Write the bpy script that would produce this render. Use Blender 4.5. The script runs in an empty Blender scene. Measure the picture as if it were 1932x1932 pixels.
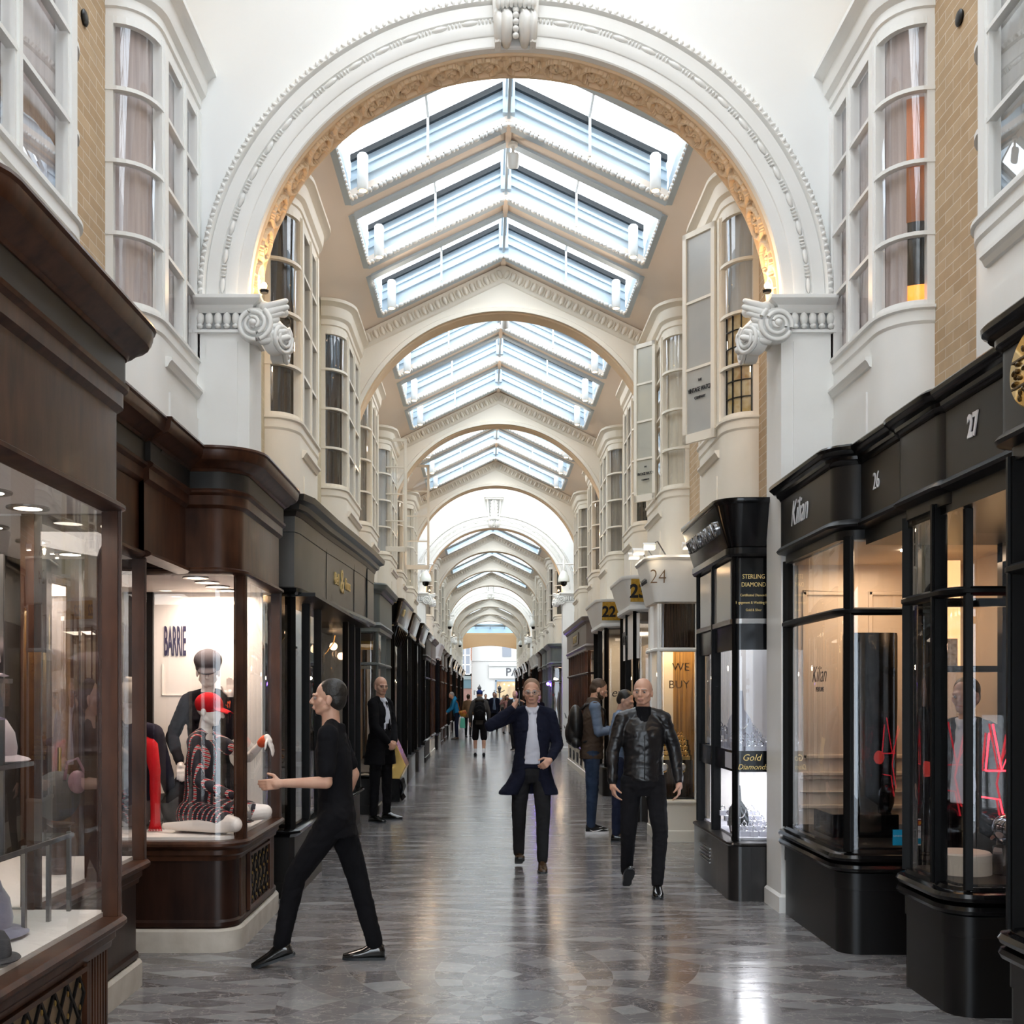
import bpy, bmesh, math, random
from mathutils import Vector, Matrix
random.seed(7)
PI = math.pi; sin = math.sin; cos = math.cos
SC = bpy.context.scene; COL = SC.collection
X0 = .22; F = 2100.0; EYE = 1.66
def PX(px, py, Y): return ((px-918)*Y/F, EYE+(1312-py)*Y/F)

# ---------------------------------------------------------------- materials
class S:
    """small wrapper for shader maths"""
    def __init__(s, nt, v): s.nt = nt; s.v = v
    def op(s, o, *a):
        n = s.nt.nodes.new('ShaderNodeMath'); n.operation = o
        for i, x in enumerate((s,)+a):
            x = x.v if isinstance(x, S) else x
            if isinstance(x, (int, float)): n.inputs[i].default_value = x
            else: s.nt.links.new(x, n.inputs[i])
        return S(s.nt, n.outputs[0])
    def __add__(s, o): return s.op('ADD', o)
    def __sub__(s, o): return s.op('SUBTRACT', o)
    def __mul__(s, o): return s.op('MULTIPLY', o)
    def __truediv__(s, o): return s.op('DIVIDE', o)
    def lt(s, o): return s.op('LESS_THAN', o)
    def gt(s, o): return s.op('GREATER_THAN', o)
    def frac(s): return s.op('FRACT')
    def floor(s): return s.op('FLOOR')
    def abs(s): return s.op('ABSOLUTE')
def lk(nt, a, b): nt.links.new(a.v if isinstance(a, S) else a, b)
def base_nt(name):
    m = bpy.data.materials.new(name); m.use_nodes = True; nt = m.node_tree
    return m, nt, nt.nodes['Principled BSDF']
def coords(nt, obj=True):
    t = nt.nodes.new('ShaderNodeTexCoord'); return t.outputs['Object']
def xyz(nt, co):
    s = nt.nodes.new('ShaderNodeSeparateXYZ'); nt.links.new(co, s.inputs[0])
    return S(nt, s.outputs[0]), S(nt, s.outputs[1]), S(nt, s.outputs[2])
def noise(nt, co, scale, detail=3, stretch=None):
    if stretch:
        mp = nt.nodes.new('ShaderNodeMapping'); mp.inputs['Scale'].default_value = stretch
        nt.links.new(co, mp.inputs[0]); co = mp.outputs[0]
    n = nt.nodes.new('ShaderNodeTexNoise'); n.inputs['Scale'].default_value = scale; n.inputs['Detail'].default_value = detail
    nt.links.new(co, n.inputs['Vector']); return S(nt, n.outputs[0])
def ramp(nt, f, stops):
    r = nt.nodes.new('ShaderNodeValToRGB'); lk(nt, f, r.inputs[0])
    el = r.color_ramp.elements
    while len(el) < len(stops): el.new(.5)
    for e, (p, c) in zip(el, stops): e.position = p; e.color = (*c, 1)
    return r.outputs[0]
def mixc(nt, f, a, b):
    n = nt.nodes.new('ShaderNodeMix'); n.data_type = 'RGBA'; lk(nt, f, n.inputs[0])
    for x, i in ((a, 6), (b, 7)):
        if isinstance(x, tuple): n.inputs[i].default_value = (*x, 1)
        else: nt.links.new(x, n.inputs[i])
    return n.outputs[2]
def bump(nt, b, h, strength=.3, dist=.01):
    n = nt.nodes.new('ShaderNodeBump'); n.inputs['Strength'].default_value = strength; n.inputs['Distance'].default_value = dist
    lk(nt, h, n.inputs['Height']); nt.links.new(n.outputs[0], b.inputs['Normal'])
MC = {}
def M(name, col, rough=.5, metal=0., var=None, scale=6, stretch=None, bmp=0, bscale=None, emit=0, coat=0, spec=.5, sheen=0, sss=0):
    if name in MC: return MC[name]
    m, nt, b = base_nt(name)
    b.inputs['Base Color'].default_value = (*col, 1); b.inputs['Roughness'].default_value = rough
    b.inputs['Metallic'].default_value = metal; b.inputs['Coat Weight'].default_value = coat
    b.inputs['Coat Roughness'].default_value = .08
    b.inputs['Specular IOR Level'].default_value = spec
    if sheen: b.inputs['Sheen Weight'].default_value = sheen
    if sss:
        b.inputs['Subsurface Weight'].default_value = sss; b.inputs['Subsurface Radius'].default_value = (.01, .004, .002); b.inputs['Subsurface Scale'].default_value = .5
    if emit:
        b.inputs['Emission Color'].default_value = (*col, 1); b.inputs['Emission Strength'].default_value = emit
    if var or bmp:
        co = coords(nt)
        n = noise(nt, co, scale, 4, stretch)
        if var: nt.links.new(ramp(nt, n, [(.3, col), (.7, var)]), b.inputs['Base Color'])
        if bmp: bump(nt, b, noise(nt, co, bscale or scale*3, 5, stretch), bmp, .01)
    MC[name] = m; return m
def mat_glass(name='window_glass_clear', tint=(1, 1, 1), ior=1.5, boost=1.6, rough=0.0):
    if name in MC: return MC[name]
    m = bpy.data.materials.new(name); m.use_nodes = True; nt = m.node_tree; nt.nodes.clear()
    o = nt.nodes.new('ShaderNodeOutputMaterial'); mx = nt.nodes.new('ShaderNodeMixShader')
    t = nt.nodes.new('ShaderNodeBsdfTransparent'); t.inputs[0].default_value = (*tint, 1)
    g = nt.nodes.new('ShaderNodeBsdfGlossy'); g.inputs['Roughness'].default_value = rough
    g.inputs[0].default_value = (.95, .97, 1, 1)
    geo = nt.nodes.new('ShaderNodeNewGeometry'); dt = nt.nodes.new('ShaderNodeVectorMath'); dt.operation = 'DOT_PRODUCT'
    nt.links.new(geo.outputs['Incoming'], dt.inputs[0]); nt.links.new(geo.outputs['Normal'], dt.inputs[1])
    c = S(nt, dt.outputs['Value']).abs()
    f = (S(nt, 1.0).op('SUBTRACT', c)).op('POWER', 5.0)*.92+.045*boost
    lk(nt, f.op('MINIMUM', 1.0), mx.inputs[0])
    nt.links.new(t.outputs[0], mx.inputs[1]); nt.links.new(g.outputs[0], mx.inputs[2]); nt.links.new(mx.outputs[0], o.inputs[0])
    MC[name] = m; return m
def mat_frost(name, col, f=.75):
    if name in MC: return MC[name]
    return M(name, col, .18, var=tuple(c*.86 for c in col), scale=2, spec=.6)
def mat_brick(name, a, b_, mortar, bw=.23, bh=.072, xaxis=1):
    m, nt, b = base_nt(name); co = coords(nt); x, y, z = xyz(nt, co)
    cb = nt.nodes.new('ShaderNodeCombineXYZ'); lk(nt, y if xaxis else x, cb.inputs[0]); lk(nt, z, cb.inputs[1])
    t = nt.nodes.new('ShaderNodeTexBrick'); nt.links.new(cb.outputs[0], t.inputs[0])
    t.inputs['Scale'].default_value = 1; t.inputs['Brick Width'].default_value = bw; t.inputs['Row Height'].default_value = bh
    t.inputs['Mortar Size'].default_value = .0035; t.inputs['Color1'].default_value = (*a, 1); t.inputs['Color2'].default_value = (*b_, 1)
    t.inputs['Mortar'].default_value = (*mortar, 1); t.inputs['Bias'].default_value = 0
    n = noise(nt, co, 9, 5)
    c2 = mixc(nt, n*.7, t.outputs[0], tuple(v*.55 for v in a))
    nt.links.new(c2, b.inputs['Base Color']); b.inputs['Roughness'].default_value = .85
    bump(nt, b, S(nt, t.outputs['Fac'])*-1+n*.4, .5, .006)
    return m
def mat_wood(name, dark, light, rough=.3, coat=.5, vert=True, planks=0, grain=1.0):
    if name in MC: return MC[name]
    m, nt, b = base_nt(name); co = coords(nt)
    n = noise(nt, co, 7*grain, 5, (2.2, 2.2, .5) if vert else (.6, .6, 5))
    n2 = noise(nt, co, 3, 2)
    nt.links.new(ramp(nt, n*.6+n2*.4, [(.35, dark), (.68, light)]), b.inputs['Base Color'])
    b.inputs['Roughness'].default_value = rough; b.inputs['Coat Weight'].default_value = coat; b.inputs['Coat Roughness'].default_value = .12; b.inputs['Specular IOR Level'].default_value = .2
    if planks:
        x, y, z = xyz(nt, co); u = ((x+y)/planks).frac(); g = (u-.5).abs()
        bump(nt, b, g.lt(.46)*1.0+n*.1, .9, .006)
    else: bump(nt, b, n, .06, .005)
    MC[name] = m; return m
def mat_floor():
    m, nt, b = base_nt('polished_grey_marble'); co = coords(nt); x, y, z = xyz(nt, co)
    px = x-X0; py = y-6.07
    r = (px*px+py*py).op('SQRT'); an = py.op('ARCTAN2', px)
    # lozenge field, wavering
    wob = (y*2.3).op('SINE')*.05+(x*3.1).op('SINE')*.03
    a1 = px/.50+(py+wob)/.175; a2 = px/.50-(py+wob)/.175
    # rosette about the medallion
    lr = r.op('LOGARITHM', 2.718)
    c1 = an*(9/PI)+lr*2.6; c2 = an*(9/PI)-lr*2.6
    inm = r.lt(1.35)
    u = a1+(c1-a1)*inm; v = a2+(c2-a2)*inm
    fu, fv = u.floor(), v.floor()
    cb = nt.nodes.new('ShaderNodeCombineXYZ'); lk(nt, fu, cb.inputs[0]); lk(nt, fv, cb.inputs[1]); lk(nt, inm, cb.inputs[2])
    wn = nt.nodes.new('ShaderNodeTexWhiteNoise'); wn.noise_dimensions = '3D'; nt.links.new(cb.outputs[0], wn.inputs[0])
    rnd = S(nt, wn.outputs['Value'])
    par = ((fu+fv)*.5).frac().gt(.25)
    par2 = (fu*.5).frac().gt(.25)
    shade = par*.16+(par2*par)*.30+rnd*.50
    base = ramp(nt, shade, [(.0, (.11, .104, .108)), (.3, (.165, .16, .165)), (.65, (.25, .25, .255)), (1, (.36, .365, .37))])
    # centre disc & rings
    disc = r.lt(.2); base = mixc(nt, disc, base, (.20, .21, .215))
    ring = (r.gt(.2))*(r.lt(.235)); tick = (an*(40/PI)).frac().gt(.5); base = mixc(nt, ring*(tick*.6+.4), base, (.10, .10, .11))
    # veins
    nz = noise(nt, co, 2.2, 6, (1, 2.2, 1)); vein = ((nz-.5).abs()).lt(.006)
    nz2 = noise(nt, co, 5.5, 6, (1.6, 1, 1)); vein2 = ((nz2-.47).abs()).lt(.009)
    base = mixc(nt, (vein*.5+vein2*.28).op('MINIMUM', 1.0), base, (.46, .42, .40))
    cl = noise(nt, co, 14, 6); base = mixc(nt, cl.gt(.5)*.0+cl*.45, base, (.10, .09, .095))
    gu = (u.frac()-.5).abs().gt(.488); gv = (v.frac()-.5).abs().gt(.488)
    base = mixc(nt, gu.op('MAXIMUM', gv)*.35, base, (.30, .28, .27))
    nt.links.new(base, b.inputs['Base Color'])
    rn = noise(nt, co, 1.3, 4); lk(nt, rn*.12+rnd*.05+.10, b.inputs['Roughness'])
    b.inputs['Specular IOR Level'].default_value = .9
    bump(nt, b, noise(nt, co, 3.5, 3, (.35, 2.4, 1))*1.0+rnd*.15, .09, .03)
    return m
WHITE = M('white_gloss_paint', (.83, .83, .81), .38, var=(.79, .785, .755), scale=2.5, bmp=.05, bscale=30)
CREAM = M('cream_paint', (.86, .80, .69), .42, var=(.82, .755, .64), scale=2, bmp=.05, bscale=25)
CEIL = M('warm_ceiling_plaster', (.87, .76, .66), .75, var=(.85, .735, .635), scale=1.2)
SOFF = M('uplit_tan_plaster', (.80, .62, .42), .6, var=(.74, .56, .37), scale=5)  # soffit tan has the warm uplight glow put into its colour
PLAS = M('white_plaster', (.86, .865, .855), .6, var=(.83, .835, .82), scale=1.0)
PLASC = M('cream_plaster', (.87, .80, .69), .6, var=(.84, .765, .65), scale=1.0)
BLUEW = M('pale_blue_painted_wood', (.50, .59, .66), .45)
BRICK = mat_brick('yellow_stock_brick', (.62, .45, .28), (.50, .34, .19), (.78, .70, .58))
BRICKP = mat_brick('pale_painted_brick', (.72, .62, .42), (.66, .56, .38), (.78, .7, .52))
GLASS = mat_glass(); GLASSD = mat_glass('curved_bay_glass', boost=2.2)
BLACK = M('black_gloss_paint', (.004, .004, .0045), .16, coat=.0, spec=.34); BLACKP = M('black_painted_timber', (.004, .004, .0042), .42, spec=.12)
BLACKM = M('black_satin_paint', (.007, .0065, .0065), .36, spec=.3)
BRONZE = M('bronze_black', (.02, .017, .014), .3, metal=.4)
MAHOG = mat_wood('dark_mahogany', (.022, .008, .0045), (.085, .034, .017), .34, .05)
MAHOGP = mat_wood('mahogany_panelling', (.012, .0045, .003), (.030, .012, .007), .36, .05, planks=.085)
WALN = mat_wood('figured_walnut', (.045, .020, .009), (.15, .072, .030), .32, .05)
GREYB = M('charcoal_sign_board', (.016, .015, .014), .45, spec=.3)
GREYF = M('dark_grey_fascia_metal', (.085, .082, .078), .36, metal=.35, var=(.11, .105, .098), scale=3)
GREYP = M('grey_painted_wood', (.10, .115, .11), .45)
STONE = M('pale_plinth_stone', (.58, .54, .48), .75, var=(.46, .42, .36), scale=7, bmp=.15)
LINEN = M('white_display_board', (.86, .82, .78), .55)
BEIGE = M('beige_panelled_wall', (.62, .53, .43), .6)
GOLD = M('polished_gold', (.85, .56, .18), .22, metal=1)
BRASS = M('aged_brass_leaf', (.62, .42, .15), .35, metal=.9, var=(.4, .25, .08), scale=12)
SILVER = M('silver', (.8, .8, .82), .15, metal=1)
STEEL = M('satin_steel', (.30, .29, .28), .3, metal=1)
LAMP = M('lamp_glow', (1, .86, .68), .5, emit=14)
LAMPW = M('warm_bulb_glow', (1, .62, .28), .5, emit=18)
NEON = M('red_neon', (1, .03, .05), .5, emit=3.2)
VIOL = M('violet_led', (.25, .12, 1), .5, emit=12)
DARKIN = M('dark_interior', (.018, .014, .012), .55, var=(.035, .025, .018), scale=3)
WARMIN = M('warm_interior', (.30, .18, .08), .6, var=(.14, .08, .04), scale=4, stretch=(3, 3, .4))
TXTW = M('white_lettering', (.82, .82, .84), .4); TXTK = M('black_lettering', (.01, .01, .015), .4)
TXTN = M('navy_lettering', (.025, .02, .07), .5); TXTG = M('gold_lettering', (.75, .55, .22), .35, metal=.6)
BLKRUB = M('black_rubber_seal', (.012, .016, .02), .5)

# ---------------------------------------------------------------- mesh building
class MB:
    def __init__(s): s.v = []; s.f = []; s.sm = True
    def add(s, vs, fs):
        o = len(s.v); s.v += [tuple(v) for v in vs]; s.f += [tuple(i+o for i in f) for f in fs]; return s
    def box(s, a, b, rot=None, piv=None):
        (x0, y0, z0), (x1, y1, z1) = a, b
        vs = [(x, y, z) for z in (z0, z1) for y in (y0, y1) for x in (x0, x1)]
        if rot is not None:
            pv = Vector(piv if piv is not None else ((x0+x1)/2, (y0+y1)/2, (z0+z1)/2)); vs = [tuple(rot @ (Vector(v)-pv)+pv) for v in vs]
        return s.add(vs, [(0, 2, 3, 1), (4, 5, 7, 6), (0, 1, 5, 4), (2, 6, 7, 3), (0, 4, 6, 2), (1, 3, 7, 5)])
    def grid(s, rows, close_u=False, close_v=False, caps=False):
        n = len(rows); k = len(rows[0]); vs = [p for r in rows for p in r]; fs = []
        for i in range(n if close_u else n-1):
            for j in range(k if close_v else k-1):
                a, b = i, (i+1) % n; c, d = j, (j+1) % k
                fs.append((a*k+c, a*k+d, b*k+d, b*k+c))
        if caps: fs.append(tuple(range(k))[::-1]); fs.append(tuple((n-1)*k+j for j in range(k)))
        return s.add(vs, fs)
    def tube(s, pts, r, seg=8, caps=True):
        pts = [Vector(p) for p in pts]; rs = r if isinstance(r, (list, tuple)) else [r]*len(pts); rows = []; up = None
        for i, p in enumerate(pts):
            t = (pts[min(i+1, len(pts)-1)]-pts[max(i-1, 0)]).normalized()
            if up is None or abs(up.dot(t)) > .95: up = Vector((0, 0, 1)) if abs(t.z) < .9 else Vector((1, 0, 0))
            a = t.cross(up).normalized(); b = t.cross(a).normalized(); up = -b if False else up
            rows.append([tuple(p+(a*cos(2*PI*k/seg)+b*sin(2*PI*k/seg))*rs[i]) for k in range(seg)])
        return s.grid(rows, close_v=True, caps=caps)
    def lathe(s, c, prof, seg=16, axis=None):
        c = Vector(c); R = axis if axis is not None else Matrix.Identity(3)
        rows = [[tuple(c+R @ Vector((r*cos(2*PI*k/seg), r*sin(2*PI*k/seg), z))) for k in range(seg)] for r, z in prof]
        return s.grid(rows, close_v=True, caps=True)
    def ball(s, c, r, R=None, seg=12, rings=8):
        if isinstance(r, (int, float)): r = (r, r, r)
        c = Vector(c); rows = []
        for i in range(rings+1):
            t = PI*i/rings; t = min(max(t, .02), PI-.02)
            rr = []
            for k in range(seg):
                v = Vector((r[0]*sin(t)*cos(2*PI*k/seg), r[1]*sin(t)*sin(2*PI*k/seg), r[2]*cos(t)))
                rr.append(tuple(c+(R @ v if R is not None else v)))
            rows.append(rr)
        return s.grid(rows, close_v=True, caps=True)
    def cap(s, a, b, ra, rb, seg=12, fl=1.0, ax=None):
        """tapered capsule"""
        a, b = Vector(a), Vector(b); d = (b-a); L = d.length or 1e-4; t = d/L
        up = Vector(ax) if ax else (Vector((0, 0, 1)) if abs(t.z) < .9 else Vector((0, 1, 0)))
        u = t.cross(up).normalized(); w = t.cross(u).normalized(); rows = []
        for k in range(5):
            q = PI/2*(1-k/4); rows.append((a-t*ra*sin(q), max(ra*cos(q), ra*.03)))
        for k in range(5):
            q = PI/2*k/4; rows.append((b+t*rb*sin(q), max(rb*cos(q), rb*.03)))
        return s.grid([[tuple(p+(u*cos(2*PI*j/seg)+w*sin(2*PI*j/seg)*fl)*r) for j in range(seg)] for p, r in rows], close_v=True, caps=True)
    def poly(s, pts, off):
        """polygon extruded by the vector off"""
        n = len(pts); off = Vector(off); vs = [tuple(p) for p in pts]+[tuple(Vector(p)+off) for p in pts]
        return s.add(vs, [tuple(range(n))[::-1], tuple(range(n, 2*n))]+[(i, (i+1) % n, n+(i+1) % n, n+i) for i in range(n)])
    def build(s, name, mat, parent=None, smooth=None, loc=None, bevel=0, solid=0, fix=True, kind=None, world=True):
        me = bpy.data.meshes.new(name); o = bpy.data.objects.new(name, me)
        pl = Vector((0, 0, 0))
        if parent is not None:
            p = parent
            while p is not None: pl += p.location; p = p.parent
        if parent is None and loc is not None: pl = Vector(loc)
        v = [tuple(Vector(q)-pl) for q in s.v] if world else s.v
        me.from_pydata(v, [], s.f)
        if fix:
            bm = bmesh.new(); bm.from_mesh(me); bmesh.ops.remove_doubles(bm, verts=bm.verts, dist=1e-5)
            bmesh.ops.recalc_face_normals(bm, faces=bm.faces); bm.to_mesh(me); bm.free()
        me.materials.append(mat); COL.objects.link(o); o.parent = parent
        if parent is None and loc is not None: o.location = loc
        if smooth is not None:
            for p in me.polygons: p.use_smooth = True
            if smooth < 180 and len(me.polygons):
                try: me.set_sharp_from_angle(angle=math.radians(smooth))
                except Exception: pass
        if bevel:
            md = o.modifiers.new('bevel', 'BEVEL'); md.width = bevel; md.segments = 2; md.limit_method = 'ANGLE'
        if solid:
            md = o.modifiers.new('solid', 'SOLIDIFY'); md.thickness = solid; md.offset = 0
        if kind: o['kind'] = kind
        return o
def dist2(a, b): return math.hypot(a[0]-b[0], a[1]-b[1])
def arc(path_c, r, a0, a1, n=8): return [(path_c[0]+r*cos(a0+(a1-a0)*k/n), path_c[1]+r*sin(a0+(a1-a0)*k/n)) for k in range(n+1)]
def plan(dw, df, y0, y1, r=.14, r2=None, near=True, far=True):
    """shop front outline in (distance from centre line, y): near return, rounded corner, front, far return"""
    r2 = r if r2 is None else r2; p = []
    if near: p += [(dw, y0)]+[(df+r-r*sin(t), y0+r-r*cos(t)) for t in [PI/2*k/6 for k in range(7)]]
    else: p += [(df, y0)]
    if far: p += [(df+r2-r2*cos(t), y1-r2+r2*sin(t)) for t in [PI/2*k/6 for k in range(7)]]+[(dw, y1)]
    else: p += [(df, y1)]
    q = [p[0]]
    for a in p[1:]:
        if dist2(a, q[-1]) > 1e-4: q.append(a)
    return q
def offset(path, o):
    n = len(path); out = []
    def nrm(a, b):
        t = (b[0]-a[0], b[1]-a[1]); L = math.hypot(*t) or 1; t = (t[0]/L, t[1]/L); return (-t[1], t[0])
    for i in range(n):
        if i == 0: m = nrm(path[0], path[1]); k = 1
        elif i == n-1: m = nrm(path[-2], path[-1]); k = 1
        else:
            a, b = nrm(path[i-1], path[i]), nrm(path[i], path[i+1]); m = (a[0]+b[0], a[1]+b[1]); L = math.hypot(*m) or 1; m = (m[0]/L, m[1]/L)
            k = 1/max(m[0]*a[0]+m[1]*a[1], .5)
        out.append((path[i][0]+m[0]*o*k, path[i][1]+m[1]*o*k))
    return out
def W(s, d, y, z): return (X0+s*d, y, z)
def sweep(mb, s, path, prof, close=True):
    """profile of (outward, z) carried along a plan path"""
    offs = {}
    rows = []
    for o, z in prof:
        if o not in offs: offs[o] = offset(path, o)
        rows.append([W(s, a, b, z) for a, b in offs[o]])
    cols = [[rows[i][j] for i in range(len(rows))] for j in range(len(path))]
    mb.grid(cols, close_v=close, caps=close); return mb
def band(o0, o1, z0, z1): return [(o0, z0), (o1, z0), (o1, z1), (o0, z1)]
def along(path, t):
    L = [0]
    for a, b in zip(path, path[1:]): L.append(L[-1]+dist2(a, b))
    t = t*L[-1] if t <= 1 else t
    for i in range(len(path)-1):
        if t <= L[i+1]+1e-9:
            k = (t-L[i])/((L[i+1]-L[i]) or 1); a, b = path[i], path[i+1]
            return (a[0]+(b[0]-a[0])*k, a[1]+(b[1]-a[1])*k)
    return path[-1]
def sub(path, t0, t1, n=6):
    tot = sum(dist2(a, b) for a, b in zip(path, path[1:])); L = [0]
    for a, b in zip(path, path[1:]): L.append(L[-1]+dist2(a, b))
    out = [along(path, max(t0, 1e-6)/tot)]+[p for p, l in zip(path, L) if t0+1e-3 < l < t1-1e-3]+[along(path, min(t1, tot)/tot)]
    return out
def plen(path): return sum(dist2(a, b) for a, b in zip(path, path[1:]))
def lens_to(path, i): return sum(dist2(a, b) for a, b in zip(path[:i+1], path[1:i+1]))
def thing(name, label, cat, loc=(0, 0, 0), rotz=0, group=None):
    o = bpy.data.objects.new(name, None); COL.objects.link(o); o.location = loc; o.rotation_euler = (0, 0, rotz)
    o.empty_display_size = .1; o['label'] = label; o['category'] = cat
    if group: o['group'] = group
    return o
def tag(o, label, cat, group=None):
    o['label'] = label; o['category'] = cat
    if group: o['group'] = group
    return o
def dup(root, loc=None, label=None, group=None, parent=None):
    r = root.copy(); COL.objects.link(r)
    if parent is not None: r.parent = parent
    if loc is not None: r.location = loc
    if label: r['label'] = label
    if group: r['group'] = group
    for ch in list(root.children): dup(ch, parent=r)
    return r
def text(parent, body, size, loc, rz=0, mat=None, sx=1., shear=0, depth=.003, name='lettering', rx=90, align='CENTER', off=0, label=None):
    c = bpy.data.curves.new(name, 'FONT'); c.body = body; c.size = size; c.align_x = align; c.align_y = 'CENTER'; c.extrude = depth
    c.shear = shear; c.offset = off; c.resolution_u = 3
    tmp = bpy.data.objects.new(name, c); me = bpy.data.meshes.new_from_object(tmp); bpy.data.objects.remove(tmp); bpy.data.curves.remove(c)
    o = bpy.data.objects.new(name, me); COL.objects.link(o); c = me
    pl = Vector((0, 0, 0)); p = parent
    while p is not None: pl += p.location; p = p.parent
    o.parent = parent; o.location = Vector(loc)-pl; o.rotation_euler = (math.radians(rx), 0, math.radians(rz)); o.scale = (sx, 1, 1)
    c.materials.clear()
    c.materials.append(mat or TXTW)
    if label: o['label'] = label
    return o
SIDE = {-1: 'hat shop side', 1: 'perfume shop side'}
def area(name, loc, size, power, col, rot=(0, 0, 0), spread=None):
    l = bpy.data.lights.new(name, 'AREA'); l.energy = power; l.color = col; l.shape = 'RECTANGLE'; l.size = size[0]; l.size_y = size[1]
    o = bpy.data.objects.new(name, l); o.location = loc; o.rotation_euler = rot; COL.objects.link(o); return o
def point(name, loc, power, col, r=.05):
    l = bpy.data.lights.new(name, 'POINT'); l.energy = power; l.color = col; l.shadow_soft_size = r
    o = bpy.data.objects.new(name, l); o.location = loc; COL.objects.link(o); return o
# ================================================================ the arcade shell
R_IN = 2.04; ZC = 4.68; ZS = {True: 1.935/2.04, False: 1.0}; ARCHES = [8.57+6.1*k for k in range(12)]; TH = .37
BIG = (0, 4, 8)
def roofz(d): return 7.34-.48*abs(d)
floor = MB().box((-9, -4, -.12), (9, 80.4, 0)).build('floor', mat_floor(), kind='structure')
# brick/plaster walls above the shops, per section
def sec_range(k):
    return (-4 if k < 0 else ARCHES[k]+TH, ARCHES[k+1] if k < 11 else 80.0)
for k in range(-1, 12):
    a, b = sec_range(k); tall = k in (-1, 3, 7)
    dw = 2.72 if tall else 2.17; zt = 8.6 if tall else (roofz(2.17)+.04)
    for s in (-1, 1):
        m = BRICK if k == -1 or s == 1 and k == 0 else BRICKP
        x = X0+s*dw; mb = MB().box((min(x, x+s*.12), a, 3.02), (max(x, x+s*.12), b, zt))
        if k == -1: mb.box((min(x+s*.5, x+s*.6), a, 0), (max(x+s*.5, x+s*.6), 3.3, 3.1))
        mb.build('wall_left' if s < 0 else 'wall_right', m, kind='structure')
# back of the shops (dark rooms)
for s in (-1, 1):
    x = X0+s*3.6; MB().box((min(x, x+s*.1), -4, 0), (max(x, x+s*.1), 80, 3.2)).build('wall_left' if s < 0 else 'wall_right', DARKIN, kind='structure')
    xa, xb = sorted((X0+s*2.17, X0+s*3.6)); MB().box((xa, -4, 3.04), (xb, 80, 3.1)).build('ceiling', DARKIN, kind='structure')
# pitched ceilings with three roof lights each
OPEN = [(1.25, 2.43), (2.9, 4.09), (4.55, 5.83)]  # relative to the arch front
OPEN = [(1.25, 2.43), (2.90, 4.09), (4.56, 5.80)]
SKW = 1.57
REG = [k for k in range(0, 11) if k not in (3, 7)]
for k in REG:
    a, b = sec_range(k); Y = ARCHES[k]; mb = MB()
    ys = [a]+[Y+q for o in OPEN for q in o]+[b]
    for s in (-1, 1):
        for i in range(len(ys)-1):
            hole = i % 2 == 1
            for d0, d1 in ((0, SKW), (SKW, 2.45)):
                if hole and d0 == 0: continue
                mb.add([W(s, d0, ys[i], roofz(d0)), W(s, d1, ys[i], roofz(d1)), W(s, d1, ys[i+1], roofz(d1)), W(s, d0, ys[i+1], roofz(d0))], [(0, 1, 2, 3)])
    o = mb.build('ceiling', CEIL, kind='structure'); md = o.modifiers.new('solid', 'SOLIDIFY'); md.thickness = .06; md.offset = 1
    # small beaded rib on the ridge
    mb = MB()
    for i in range(0, len(ys)-1, 2):
        mb.box((X0-.03, ys[i], 7.30), (X0+.03, ys[i+1], 7.335))
    mb.build('trim_1', CEIL, kind='structure')
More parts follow.
